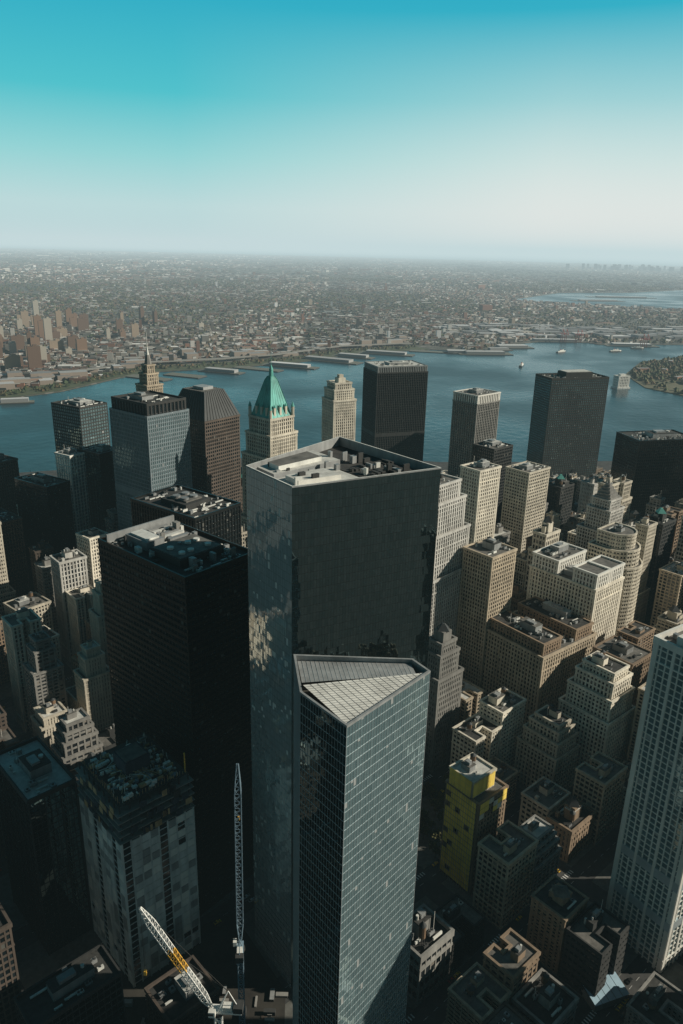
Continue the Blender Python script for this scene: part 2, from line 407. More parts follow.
# spire tower
reg((-213, 800), 50, 34, 34)
mb = MB(); st = ST('beige', 'g_stone', 2.6, 3.6, 1.2, .4, 1.0, .2)
for (i_, za, zb) in ((0, 0, 190), (4, 190, 222), (7, 222, 240), (10, 240, 252), (12.5, 252, 261)):
    P = rect(34 - 2 * i_, 34 - 2 * i_, i_, i_); facade(mb, P, za, zb, st); roof(mb, P, zb, st, 1.0, 'roofm')
mb.cyl(17, 17, 4.2, 261, 272, 'grey', 8, 2.2); mb.cyl(17, 17, 1.6, 272, 280, 'equipl', 8, .5); mb.cyl(17, 17, .5, 280, 298, 'equipl', 6, .1)
mb.build('art_deco_spire_skyscraper', (-213, 800, 0), 50)
# G
st = ST('brown', 'g_dark', 3, 3.9, .9, .4, 1.6, .3)
mb = tower('x', (-144, 763), 53, 50, 56, 212, st, rm='roofd', dens=0, ph=False, build=False)
A = inset(rect(50, 56), -.6); B = inset(rect(50, 56), 11); zt = 241
for i in range(4):
    j = (i + 1) % 4
    mb.face([(*A[i], 213.4), (*A[j], 213.4), (*B[j], zt), (*B[i], zt)], 'slate')
    for k in range(1, 12): mb.beam((*lerp(A[i], A[j], k / 12), 213.7), (*lerp(B[i], B[j], k / 12), zt + .3), .5, 'dgrey')
mb.face([(*p, zt) for p in B], 'roofm'); mb.box(18, 32, 20, 36, zt, zt + 3, 'equip')
mb.build('mansard_roof_skyscraper', (-144, 763, 0), 53)
# green pyramid
mb = MB(); st = ST('limestone', 'g_stone', 2.8, 3.7, 1.3, .45, 1.1, .2)
reg((-71, 710), 48, 42, 42)
for (i_, za, zb) in ((-4, 0, 120), (0, 120, 188), (3, 188, 210), (5.5, 210, 226)):
    P = rect(42 - 2 * i_, 42 - 2 * i_, i_, i_); facade(mb, P, za, zb, st); roof(mb, P, zb, st, 1.4, 'roofm')
for (s0, s1, za, zb) in ((6, 8.2, 226, 231), (8.2, 10.5, 231, 240), (10.5, 16.5, 240, 262), (16.5, 18.6, 262, 266)):
    A = rect(42 - 2 * s0, 42 - 2 * s0, s0, s0); B = rect(42 - 2 * s1, 42 - 2 * s1, s1, s1)
    for i in range(4):
        j = (i + 1) % 4; mb.face([(*A[i], za), (*A[j], za), (*B[j], zb), (*B[i], zb)], 'copper')
        mb.beam((*A[i], za), (*B[i], zb), .7, 'copper')
        for k in range(1, 6): mb.beam((*lerp(A[i], A[j], k / 6), za + .1), (*lerp(B[i], B[j], k / 6), zb + .1), .3, 'copper')
for i in range(4):
    Q = rect(42 - 17, 42 - 17, 8.5, 8.5)
    for t in (.2, .5, .8):
        x, y = lerp(Q[i], Q[(i + 1) % 4], t); mb.box(x - 1.2, x + 1.2, y - 1.2, y + 1.2, 228, 237, 'limestone'); mb.cyl(x, y, 1.8, 237, 240, 'copper', 4, .1)
for x, y in rect(30, 30, 6, 6): mb.cyl(x, y, 1.6, 226, 236, 'limestone', 8); mb.cyl(x, y, 1.9, 236, 241, 'copper', 8, .1)
mb.cyl(21, 21, 2.4, 266, 272, 'copper', 8, 1.9); mb.cyl(21, 21, 2.2, 272, 277, 'copper', 8, .2); mb.cyl(21, 21, .25, 277, 290, 'copper', 6, .08)
mb.build('green_pyramid_roof_skyscraper', (-71, 710, 0), 48)
mb = MB(); st = ST('cream', 'g_stone', 2.9, 3.7, 1.5, .45, 1.1, .25); reg((-18, 934), 30, 32, 30)
for (i_, za, zb) in ((0, 0, 205), (2, 205, 218), (4.5, 218, 226)):
    P = rect(32 - 2 * i_, 30 - 2 * i_, i_, i_); facade(mb, P, za, zb, st); roof(mb, P, zb, st, 1.4, 'roofl')
mb.box(12, 22, 10, 20, 226, 232, 'cream'); mb.box(14, 20, 12, 18, 232, 236, 'limestone')
mb.build('slender_white_skyscraper', (-13, 930, 0), 30)
mb = tower('x', (53, 1224), 20, 90, 62, 196, ST('dgrey', 'g_dark', 3.2, 3.9, 1.0, .6, 1.1, .2, mech=[90]), rm='roofm', dens=.5, seed=31, build=False, ph=False)
s9 = ST('equip', 'g_dark', 3.2, 8, 1.4, .5, 1.4, .5); P = rect(88, 60, 1, 1); facade(mb, P, 196, 206, s9); roof(mb, P, 206, s9, 1, 'roofl')
roofkit(mb, 6, 82, 6, 55, 206, 6, .5); mb.build('dark_riverside_skyscraper', (53, 1224, 0), 20)
mb = tower('x', (201, 1125), 43, 55, 46, 168, ST('grey', 'g_dark', 4.2, 3.9, 1.5, .8, .9, .2), rm='roofm', build=False, ph=False, dens=.5)
s9 = ST('white', 'g_dark', 4.2, 12, 1.9, .8, 1.5, .6); P = rect(55, 46); facade(mb, P, 168, 181, s9); roof(mb, P, 181, s9, 1, 'roofm')
roofkit(mb, 4, 50, 4, 42, 181, 16, .6); mb.build('striped_office_tower', (201, 1125, 0), 43)
mb = tower('x', (332, 1207), 17, 106, 50, 195, ST('dgrey', 'g_blue', 3.6, 3.9, 1.1, .35, 1.7, .3), rm='roofm', build=False, ph=False, dens=.6, par=3)
mb.box(34, 84, 14, 40, 195, 204, 'dgrey'); mb.box(36, 82, 16, 38, 204, 205, 'roofl')
mb.build('broad_slab_office_tower', (332, 1207, 0), 17)
tower('dark_glass_tower', (369, 913), 14, 84, 50, 168, ST('black', 'g_dark', 3, 3.9, .7, .4, 1.3, .2), rm='roofd', seed=7)
tower('twin_slab_tower', (-306, 856), 58, 40, 50, 204, ST('dgrey', 'g_blue', 3.5, 3.9, .5, .35, 1.2, .4), rm='roofd', seed=3)
tower('dark_glass_tower', (-262, 780), 58, 30, 36, 170, ST('black', 'g_black', 2, 3.9, .3, .2, .8, .15), rm='roofd', seed=41)
tower('blue_striped_tower', (-293, 777), 58, 20, 24, 168, ST('white', 'g_blue', 4, 3.9, 1.2, .3, .6, .1), rm='roofl', seed=43)
tower('dark_glass_tower', (-299, 722), 58, 28, 52, 150, ST('black', 'g_dark', 2, 3.9, .3, .2, 1.2, .2), rm='roofd', seed=44)
tower('brown_office_building', (-388, 800), 58, 30, 42, 150, ST('brown', 'g_dark'), rm='roofd', seed=45)
tower('brown_office_building', (-350, 690), 50, 36, 42, 118, ST('brown', 'g_dark'), rm='roofd', seed=46)
tower('white_office_building', (-245, 680), 52, 20, 22, 112, ST('cream'), rm='roofm', seed=47)
tower('limestone_office_building', (-286, 600), 50, 30, 26, 72, ST('limestone'), rm='roofm', seed=48, tk=True)
tower('limestone_office_building', (-262, 562), 50, 26, 24, 60, ST('cream'), rm='roofd', seed=49, tk=True)
tower('limestone_office_building', (-312, 585), 50, 20, 22, 64, ST('tan'), rm='roofd', seed=50)
reg((-213, 545), 50, 18, 16); mb = MB(); P = rect(18, 16); st = ST('beige'); facade(mb, P, 0, 55, st)
mb.face([(-.8, -.8, 55), (18.8, -.8, 55), (18.8, 8, 61), (-.8, 8, 61)], 'orange'); mb.face([(-.8, 8, 61), (18.8, 8, 61), (18.8, 16.8, 55), (-.8, 16.8, 55)], 'orange')
mb.face([(0, 0, 55), (0, 16, 55), (0, 8, 60.4)], 'beige'); mb.face([(18, 0, 55), (18, 16, 55), (18, 8, 60.4)], 'beige')
mb.build('orange_roof_building', (-213, 545, 0), 50)
tower('dark_glass_office_building', (-160, 318), 44, 26, 50, 108, ST('dgrey', 'g_black', 3, 4, .2, .3, .5, .1, major=3, mw=.5), rm='roofl', seed=51, par=2)
tower('beige_office_building', (-196, 290), 44, 22, 30, 88, ST('cream', 'g_stone', 3, 3.8, 1.2), rm='roofd', seed=52)
tower('dark_office_building', (-130, 234), 43, 42, 20, 58, ST('dgrey', 'g_black', 3, 4, .3, .3, .9, .2), rm='roofd', seed=53, par=1.5)
tower('dark_office_building', (-178, 252), 43, 32, 26, 74, ST('brown', 'g_dark', 3, 4, .8, .3, 1.3, .2), rm='roofd', seed=54, par=1.5)
tower('dark_office_building', (-84, 208), 43, 40, 24, 38, ST('dgrey', 'g_dark', 3, 4, .8, .3, 1.3, .2), rm='roofd', seed=55, par=1.5, dens=1.6)
tower('dark_office_building', (-76, 259), 43, 27, 24, 30, ST('brown', 'g_dark', 3, 4, .8, .3, 1.3, .2), rm='roofd', seed=56, par=1.5, dens=1.6)
def stepped(name, F, yaw, a, b, h, st, seed, steps=((0, .62), (.1, .8), (.2, .93), (.3, 1.0)), rm='roofm', tk=False):
    t = []
    for s, k in steps: t.append(((a * s * .8, a * (1 - s * .8), b * s * .5, b * (1 - s * .8)), h * k))
    return tower(name, F, yaw, a, b, h, st, t, rm=rm, seed=seed, tk=tk, dens=.6, wallk=st['wall'])
stepped('stepped_limestone_skyscraper', (72, 560), 46, 62, 58, 206, ST('lgrey', 'g_stone', 3, 3.7, 1.5, .5, .9, .2), 61)
tower('limestone_skyscraper', (131, 688), 40, 30, 24, 188, ST('cream', 'g_stone', 3, 3.7, 1.4), seed=62)
tower('limestone_skyscraper', (200, 773), 42, 38, 30, 163, ST('limestone', 'g_stone', 3.4, 3.7, 1.2, .4, 1.7), seed=63)
tower('limestone_skyscraper', (125, 570), 42, 32, 30, 148, ST('beige', 'g_stone', 2.8, 3.7, 1.2), seed=64, tk=True)
tower('dark_glass_tower', (170, 820), 42, 34, 30, 176, ST('dgrey', 'g_dark', 3, 3.7, .6), seed=65)
mb = tower('x', (216, 577), 41, 44, 66, 118, ST('cream', 'g_stone', 3.2, 3.8, 1.6, .5, 1.2, .25), build=False, dens=.8, seed=66)
st = ST('white', 'g_stone', 3.2, 3.8, 1.6, .5, 1.2, .25)
for Pq in (rect(20, 22, 1, 1), rect(20, 22, 23, 1), rect(42, 26, 1, 39)): facade(mb, Pq, 118, 131, st); roof(mb, Pq, 131, st, 1.3, 'roofm')
roofkit(mb, 4, 40, 42, 62, 131, 5, 1); mb.build('cream_stone_office_block', (216, 577, 0), 41)
mb = tower('x', (163, 525), 38, 70, 66, 82, ST('beige', 'g_stone', 3.2, 3.9, 1.5, .5, 1.4, .3), build=False, dens=1.2, seed=67, ph=False, rm='roofm')
st = ST('tan', 'g_stone', 3.2, 3.9, 1.5)
for Pq in (rect(22, 60, 3, 3), rect(22, 60, 45, 3)): facade(mb, Pq, 82, 92, st); roof(mb, Pq, 92, st, 1, 'roofd')
roofkit(mb, 5, 23, 6, 60, 92, 15, 1.2); roofkit(mb, 47, 65, 6, 60, 92, 17, 1.2, tk=True); mb.build('massive_stone_office_block', (163, 525, 0), 38)
stepped('stepped_cream_building', (200, 470), 40, 36, 42, 96, ST('cream', 'g_stone', 3, 3.7, 1.3), 68, rm='roofd', tk=True)
stepped('stepped_cream_building', (160, 455), 40, 28, 34, 62, ST('limestone', 'g_stone', 3, 3.7, 1.3), 69, rm='roofd', tk=True)
tower('brick_office_building', (230, 515), 40, 30, 34, 84, ST('tan', 'g_stone', 3, 3.7, 1.3), seed=70, tk=True)
# curved-front stepped building
mb = MB(); st = ST('limestone', 'g_stone', 3, 3.8, .8, .35, 1.7, .6); cx, cy = 262, 662
FOOT.append([(cx + 27 * math.cos(i * .785), cy + 27 * math.sin(i * .785)) for i in range(8)])
for rr, za, zb in ((24, 0, 112), (20, 112, 128), (15, 128, 142)):
    P = [(rr * math.cos(math.pi + math.pi * i / 10), rr * math.sin(math.pi + math.pi * i / 10)) for i in range(11)] + [(rr, rr * .9), (-rr, rr * .9)]
    facade(mb, P, za, zb, st); roof(mb, P, zb, st, 1, 'roofm')
roofkit(mb, -10, 10, -8, 10, 142, 4, 1); mb.build('curved_front_stepped_building', (cx, cy, 0), 42)
mb = MB(); st = ST('lgrey', 'g_stone', 3, 3.8, 1.2); reg((272, 712), 42, 36, 36)
for i_, za, zb in ((0, 0, 118), (5, 118, 140), (8, 140, 150)):
    P = rect(36 - 2 * i_, 36 - 2 * i_, i_, i_); facade(mb, P, za, zb, st); roof(mb, P, zb, st, 1, 'roofm')
for k in range(5):
    s = k * 1.6; mb.box(9 + s, 27 - s, 9 + s, 27 - s, 150 + k * 3, 153 + k * 3, 'grey')
mb.cyl(18, 18, 1.6, 165, 170, 'grey', 8, .3); mb.build('stepped_pyramid_roof_building', (272, 712, 0), 42)
mb = tower('x', (187, 317), 34, 60, 38, 196, ST('white', 'g_blue', 4.0, 3.6, .7, .5, .6, .3, major=3, mw=1.6, mech=[32, 60], mechm='alum', corner=2.2), build=False, seed=71, par=3)
mb.box(2, 14, 10, 28, 196, 203, 'white'); mb.build('white_grid_residential_tower', (187, 317, 0), 34)
# building with yellow panels standing in for bounced sunlight
reg((87, 368), 40, 26, 26); mb = MB(); st = ST('tan', 'g_stone', 3, 3.6, 1.2)
P = rect(26, 26); facade(mb, P, 0, 72, st); roof(mb, P, 72, st, 1, 'roofm')
P = rect(20, 18, 0.3, 6); facade(mb, P, 72, 84, ST('limestone')); roof(mb, P, 84, ST('limestone'), 1, 'roofl')
rr_ = random.Random(3)
for k in range(17):
    for j in range(6):
        if rr_.random() < .93: mb.box(-1.15, -1.05, 1 + j * 4 + .05, 4.95 + j * 4, 4.5 + k * 4, 8.2 + k * 4, 'yellow')
    mb.box(-1.45, -1.16, .8, 25.2, 8.3 + k * 4, 8.5 + k * 4, 'timber')
for k in range(3):
    for j in range(4): mb.box(-1.0, -.9, 6.2 + j * 4.4, 10.4 + j * 4.4, 73.2 + k * 4, 77 + k * 4, 'yellow')
for j in range(5): mb.box(j * 4, j * 4 + 3.8, 5.0, 5.2, 73.5, 84.0, 'yellow')
for k in range(3):
    for j in range(6):
        if rr_.random() < .6: mb.box(.3 + j * 4.2, 4.3 + j * 4.2, -1.15, -1.05, 60.5 + k * 4, 64.2 + k * 4, 'yellow' if (j + k) % 4 else 'cream')
for j in range(14): mb.beam((-1.5, .8 + j * 1.87, 2), (-1.5, .8 + j * 1.87, 75), .12, 'equip')
roofkit(mb, 2, 18, 8, 22, 84, 8, 1, tk=True); mb.build('yellow_scaffolded_building', (87, 368, 0), 40)
# unseen towers added beyond the right edge to shade the lower right
tower('shading_office_tower', (262, 330), 40, 40, 40, 188, ST('beige'), seed=81)
tower('shading_office_tower', (300, 416), 40, 40, 40, 150, ST('limestone'), seed=82)
tower('shading_office_tower', (225, 240), 40, 40, 36, 185, ST('grey', 'g_dark'), seed=83)

# D construction tower
F = (-106.7, 299.9); reg(F, 43, 42, 48); mb = MB()
a, b = 42, 48; P = rect(a, b)
stD = ST('concrete', 'g_dark', 5.2, 4.2, .8, .35, .5, .2); facade(mb, P, 0, 100, stD)
r = random.Random(8)
for e in range(4):
    p0 = Vector(P[e]); p1 = Vector(P[(e + 1) % 4]); d = (p1 - p0); Ln = d.length; d.normalize(); o = Vector((d.y, -d.x))
    nb = round(Ln / 5.2)
    for k in range(nb):
        if (k * 7 + e) % 4 != 0:
            for q in range(20):
                if r.random() < .95:
                    s0 = k * Ln / nb + .5; s1 = (k + 1) * Ln / nb - .5; za = q * 4.8 + 3; zb = za + 4.5
                    A0 = p0 + d * s0; A1 = p0 + d * s1; B0 = A0 + o * .42; B1 = A1 + o * .42
                    mb.hexa([(B0.x, B0.y, za), (B1.x, B1.y, za), (A1.x, A1.y, za), (A0.x, A0.y, za), (B0.x, B0.y, zb), (B1.x, B1.y, zb), (A1.x, A1.y, zb), (A0.x, A0.y, zb)], r.choice(['concrete', 'concrete', 'white', 'equip']))
for k in range(6):
    zf = 100 + k * 4.2; ins = 0 if k < 5 else 2
    mb.box(-.8 + ins, a + .8 - ins, -.8 + ins, b + .8 - ins, zf, zf + .4, 'grey' if k < 5 else 'roofd')
    if k < 5:
        for i in range(8):
            for j in range(9):
                x = 1 + i * (a - 2.6) / 7; y = 1 + j * (b - 2.6) / 8; mb.box(x, x + .6, y, y + .6, zf + .4, zf + 4.2, 'dgrey')
        mb.box(8, a - 8, 8, b - 8, zf + .4, zf + 4.2, 'net')
        for i in range(9):
            s = r.uniform(0, .9)
            if r.random() < .6: mb.box(s * a, s * a + 4, -1.0, -.9, zf - .3, zf + 3.4, r.choice(['net', 'net', 'dgrey', 'timber']))
            if r.random() < .6: mb.box(-1.0, -.9, s * b, s * b + 4, zf - .3, zf + 3.4, r.choice(['net', 'net', 'dgrey', 'timber']))
zf = 121.4
mb.box(14, 28, 18, 32, zf, zf + 9, 'net'); mb.box(15, 27, 19, 31, zf + 9, zf + 9.4, 'roofm')
for i in range(230):
    x = r.uniform(3, 36); y = r.uniform(3, 42); w = r.uniform(.3, 4); d = r.uniform(.3, 2.2); h = r.uniform(.3, 2.2)
    mb.box(x, x + w, y, y + d, zf, zf + h, r.choice(['timber', 'equip', 'equipl', 'white', 'craneB', 'dgrey', 'white', 'timber', 'grey', 'net'] + (['red'] if i % 9 == 0 else [])))
for i in range(60):
    x = r.uniform(2.5, 39); y = r.uniform(2.5, 45); mb.beam((x, y, zf), (x + r.uniform(-.3, .3), y, zf + r.uniform(1.5, 5)), .2, r.choice(['timber', 'equipl', 'white']))
for i in range(14): mb.beam((r.uniform(3, 20), r.uniform(3, 44), zf + 2), (r.uniform(20, 38), r.uniform(3, 44), zf + r.uniform(1.5, 3)), .25, r.choice(['timber', 'equipl']))
for i in range(22):
    s = i / 21; 
    for (x, y) in ((2.2 + s * (a - 4.4), 2.2), (2.2, 2.2 + s * (b - 4.4))): mb.beam((x, y, zf), (x, y, zf + r.uniform(1.5, 4.5)), .15, 'timber')
mb.beam((40, 3, zf), (40, 3, zf + 12), .5, 'craneY')
mb.build('tower_under_construction', (F[0], F[1], 0), 43)
# construction yard
mb = MB(); r = random.Random(12)
yard = [(-230, 170), (-18, 170), (-24, 300), (-60, 350), (-150, 300), (-230, 250)]
mb.face([(x, y, 2.2) for x, y in yard], 'dirt'); mb.build('construction_site_ground')
FIy = [inset(p, -3) for p in FOOT]
def inpoly(p, poly):
    x, y = p; c = False; n = len(poly)
    for i in range(n):
        x1, y1 = poly[i]; x2, y2 = poly[i - 1]
        if (y1 > y) != (y2 > y) and x < (x2 - x1) * (y - y1) / (y2 - y1) + x1: c = not c
    return c
mb = MB()
for i in range(420):
    x = r.uniform(-215, -26); y = r.uniform(180, 296)
    if any(inpoly((x, y), P) for P in FIy): continue
    t = r.random(); a_ = r.choice([0, 1]); w = r.uniform(2, 7); d = r.uniform(1, 2.6)
    if a_: w, d = d, w
    if t < .2: mb.box(x, x + (6.1 if a_ else 2.4), y, y + (2.4 if a_ else 6.1), 2.2, 4.8, r.choice(['craneB', 'equip', 'dgrey', 'dgrey', 'grey']))
    elif t < .8:
        for q in range(r.randint(1, 4)): mb.box(x, x + w, y + q * .05, y + d, 2.2 + q * .45, 2.55 + q * .45, r.choice(['brown', 'equip', 'dgrey', 'grey']))
    else:
        for q in range(5): mb.beam((x, y + q * .35, 2.5), (x + w + 5, y + q * .35 + 1, 2.5), .28, r.choice(['equip', 'dgrey', 'timber']))
mb.build('construction_materials')

# cranes
def lattice(mb, a, b, w, mat, n, taper=True):
    a = Vector(a); b = Vector(b); d = (b - a).normalized(); u = d.cross(Vector((0, 0, 1)))
    if u.length < .05: u = Vector((1, 0, 0))
    u.normalize(); v = d.cross(u)
    def pt(t, i):
        k = w / 2 * (1 if not taper else min(1, .35 + t * 6, .3 + (1 - t) * 5)); s = ((-1, -1), (1, -1), (1, 1), (-1, 1))[i]
        return a + (b - a) * t + u * k * s[0] + v * k * s[1]
    for q in range(n):
        for i in range(4):
            mm = mat[(q // 5) % len(mat)]
            mb.beam(pt(q / n, i), pt((q + 1) / n, i), w * .11, mm)
            mb.beam(pt(q / n, i), pt((q + 1) / n, (i + 1) % 4), w * .07, mm); mb.beam(pt((q + 1) / n, i), pt((q + 1) / n, (i + 1) % 4), w * .07, mm)
def crane(name, base, zc, tip, mats, w):
    mb = MB(); bx, by = base
    lattice(mb, (bx, by, 0), (bx, by, zc), 2.6, mats, int(zc / 3), False)
    mb.cyl(bx, by, 2.4, zc, zc + 1.2, 'dgrey', 14)
    d = Vector((tip[0] - bx, tip[1] - by, 0)); d.normalize(); s = Vector((-d.y, d.x, 0)); o = Vector((bx, by, zc + 1.2))
    def ob(l0, l1, w0, w1, z0, z1, m):
        q = [o + d * l + s * ww for l, ww in ((l0, w0), (l1, w0), (l1, w1), (l0, w1))]
        mb.hexa([(p.x, p.y, o.z + z0) for p in q] + [(p.x, p.y, o.z + z1) for p in q], m)
    ob(-9, 3, -1.6, 1.6, 0, 1, mats[0]); ob(-9.5, -6, -1.9, 1.9, 1, 3.6, 'dgrey'); ob(-5.5, -2, -1.3, 1.3, 1, 3, 'equipl')
    ob(.5, 3, 1.7, 3.4, .2, 2.8, 'equipl'); ob(1.2, 3.05, 1.65, 3.45, 1.2, 2.2, 'g_dark')
    foot = o + d * 2.5 + Vector((0, 0, 1.2)); lattice(mb, foot, tip, w, mats, 26)
    ap = o - d * 4 + Vector((0, 0, 10)); mb.beam(o + s * 1.2, ap, .35, mats[0]); mb.beam(o - s * 1.2, ap, .35, mats[0]); mb.beam(o - d * 8.5, ap, .3, mats[0])
    mb.beam(ap, Vector(tip), .12, 'dgrey'); mb.beam(ap, foot.lerp(Vector(tip), .6), .1, 'dgrey')
    mb.beam(tip, Vector(tip) - Vector((0, 0, 30)), .12, 'dgrey'); t = Vector(tip); mb.box(t.x - .5, t.x + .5, t.y - .5, t.y + .5, t.z - 32, t.z - 30, 'craneY')
    mb.build(name, (0, 0, 0))
crane('yellow_lattice_crane', (-41.5, 203), 114, (-68, 204, 163), ['craneW', 'craneW', 'craneY', 'craneW'], 2.3)
crane('blue_lattice_crane', (-44, 274), 62, (-45.5, 290, 158), ['craneB'], 3.0)

# ------------------------------------------------------------------ fill city
FI = [inset(p, -4) for p in FOOT]
FC = [(sum(q[0] for q in p) / len(p), sum(q[1] for q in p) / len(p)) for p in FOOT]
def clash(q4):
    cx = sum(q[0] for q in q4) / 4; cy = sum(q[1] for q in q4) / 4
    pts = [lerp(lerp(q4[0], q4[1], u), lerp(q4[3], q4[2], u), v) for u in (0, .25, .5, .75, 1) for v in (0, .25, .5, .75, 1)]
    for P, C in zip(FI, FC):
        if abs(C[0] - cx) > 110 or abs(C[1] - cy) > 110: continue
        if any(inpoly(p, P) for p in pts) or any(inpoly(p, q4) for p in P): return True
    return False
shoreM = [(-1500, 950), (-900, 1130), (-594, 1250), (-400, 1320), (-200, 1390), (0, 1430), (186, 1400), (347, 1415), (534, 1440), (640, 1420), (760, 1330), (900, 1150), (1400, 700)]
landM = shoreM + [(1400, -900), (-1500, -900)]
landM_t = [(x, y - 25) for x, y in shoreM] + [(1400, -900), (-1500, -900)]
walls = ['limestone', 'cream', 'beige', 'tan', 'brown', 'grey', 'lgrey', 'beige', 'limestone', 'dgrey', 'white', 'cream', 'grey']
lib = {'low': [], 'mid': [], 'tall': []}
for cls, hs, cnt in (('low', (14, 34), 16), ('mid', (40, 62), 24), ('tall', (80, 112), 22)):
    for i in range(cnt):
        a = R.choice([28, 28, 25, 22]); b = R.choice([21, 21, 18]); h = R.uniform(*hs); w = walls[(i * 5 + len(cls)) % 13]
        g = 'g_dark' if w in ('dgrey',) else 'g_stone'
        st = ST(w, g, R.choice([2.2, 3, 3.5, 4.5]), R.choice([3.4, 3.9]), R.uniform(.6, 1.7), .4, R.uniform(.6, 1.9), R.choice([.2, .3, .5]))
        if st['sd'] == .5: st['pd'] = .3
        mb = MB(); z = 0; tiers = [(0, 1)]
        if cls != 'low' and R.random() < .4: tiers = R.choice([[(0, .6), (2, .78), (4, .9), (6, 1)], [(0, .75), (3.5, .92), (6, 1)], [(0, .85), (2.5, 1)], [(0, .45), (4, 1)]])
        for k, (ii, kk) in enumerate(tiers):
            P = rect(a - 2 * ii, b - 1.4 * ii, ii, ii * .7)
            if k == 0 and len(tiers) == 1 and i % 3 == 0:
                m1, m2 = a * .34, a * .66; P = [(0, 0), (a, 0), (a, b), (m2, b), (m2, 12), (m1, 12), (m1, b), (0, b)]; ush = True
            else: ush = False
            facade(mb, P, z, h * kk, st); roof(mb, P, h * kk, st, 1.1, R.choice(['roofd', 'roofd', 'roofm', 'roofm'] if cls == 'low' else ['roofd', 'roofm', 'roofm', 'roofl'])); z = h * kk
        yy = 11 if ush else ii * .7 + b - 1.4 * ii - 1
        roofkit(mb, ii + 1, a - ii - 1, ii * .7 + 1, yy, h, i * 7 + 1, 1.3, True, w, R.random() < .5)
        if i % 4 == 1 and not ush:
            q = min(a, b) * .22; cx_, cy_ = a / 2, b / 2
            mb.box(cx_ - q, cx_ + q, cy_ - q, cy_ + q, h, h + 7, w); mb.cyl(cx_, cy_, q * 1.35, h + 7, h + 11, R.choice(['slate', 'copper', 'roofm']), 4, q * .3)
        me = mb.build('fill', link=False); lib[cls].append((me, h, w, a, b))
names = {'low': 'low_rise_building', 'mid': 'mid_rise_office_building', 'tall': 'high_rise_office_building'}
ang = 42; ca, sa = math.cos(rad(ang)), math.sin(rad(ang))
def G(u, v): return (u * ca - v * sa, u * sa + v * ca)
PU, PV, SW = 76, 62, 15
pav = MB(); mark = MB(); M['pave'] = noise_mat('pavement_concrete', [(.3, (.08, .08, .07)), (.7, (.15, .15, .14))], .3)
M['paint'] = wall_mat('road_paint', (.7, .7, .68), .6, 0, .2)
street_pts = []
cnt = 0
for iu in range(-12, 30):
    for iv in range(-10, 30):
        u0 = iu * PU; v0 = iv * PV
        cx, cy = G(u0 + 30, v0 + 23)
        if cy < 60 or cy > 1420 or abs(cx) > 0.55 * cy + 170: continue
        blk = [G(u0, v0), G(u0 + PU - SW, v0), G(u0 + PU - SW, v0 + PV - SW), G(u0, v0 + PV - SW)]
        if not all(inpoly(q, landM_t) for q in blk): continue
        for i in range(4):
            j = (i + 1) % 4; pav.face([(*blk[i], 2.0), (*blk[j], 2.0), (*blk[j], 2.15), (*blk[i], 2.15)], 'pave')
        pav.face([(*q, 2.15) for q in blk], 'pave')
        if cy < 700:
            for k in range(9):
                q = [G(u0 + k * 8, v0 - SW / 2 - .08), G(u0 + k * 8 + 3.5, v0 - SW / 2 - .08), G(u0 + k * 8 + 3.5, v0 - SW / 2 + .08), G(u0 + k * 8, v0 - SW / 2 + .08)]
                mark.face([(*p, 2.006) for p in q], 'paint')
            for k in range(6):
                q = [G(u0 - SW + 2 + k * 2, v0 - 3.4), G(u0 - SW + 2.7 + k * 2, v0 - 3.4), G(u0 - SW + 2.7 + k * 2, v0 - .6), G(u0 - SW + 2 + k * 2, v0 - .6)]
                mark.face([(*p, 2.006) for p in q], 'paint')
            street_pts.append((u0, v0))
        for su in range(2):
            for sv in range(2):
                lu = u0 + 1.2 + su * 30; lv = v0 + 1 + sv * 23
                q = [G(lu, lv), G(lu + 28, lv), G(lu + 28, lv + 21), G(lu, lv + 21)]
                if clash(q): continue
                mx, my = G(lu + 14, lv + 10)
                if mx < 0 and my < 330 and mx > -150: continue
                if mx < 0 and my < 270: continue
                if 40 < mx < 120 and 385 < my < 470: continue
                slope = .315 - .03 * (mx + 300) / 800
                cap = 385 - slope * my - 6
                base = 34 + .085 * my
                if my < 480: base = 44 if mx < 60 else 34
                if my < 320: base = 25
                h = min(cap, base * R.uniform(.45, 1.45))
                if my > 1000: h = min(cap, R.uniform(30, 110))
                if h < 8: h = R.uniform(8, 14) if cap > 0 else 8
                cls = 'low' if h < 36 else 'mid' if h < 70 else 'tall'
                for _ in range(12):
                    me, mh, w, fa, fb = R.choice(lib[cls])
                    if my < 460 and w in ('cream', 'limestone', 'white', 'lgrey') and R.random() < .8: continue
                    if mx < -100 and w in ('cream', 'white') and R.random() < .7: continue
                    break
                flip = R.random() < .5
                x, y = q[2] if flip else q[0]
                place(me, names[cls], (x, y, 2.1), ang + (180 if flip else 0), (1, 1, h / mh)); cnt += 1
pav.build('pavement'); mark.build('road_markings')

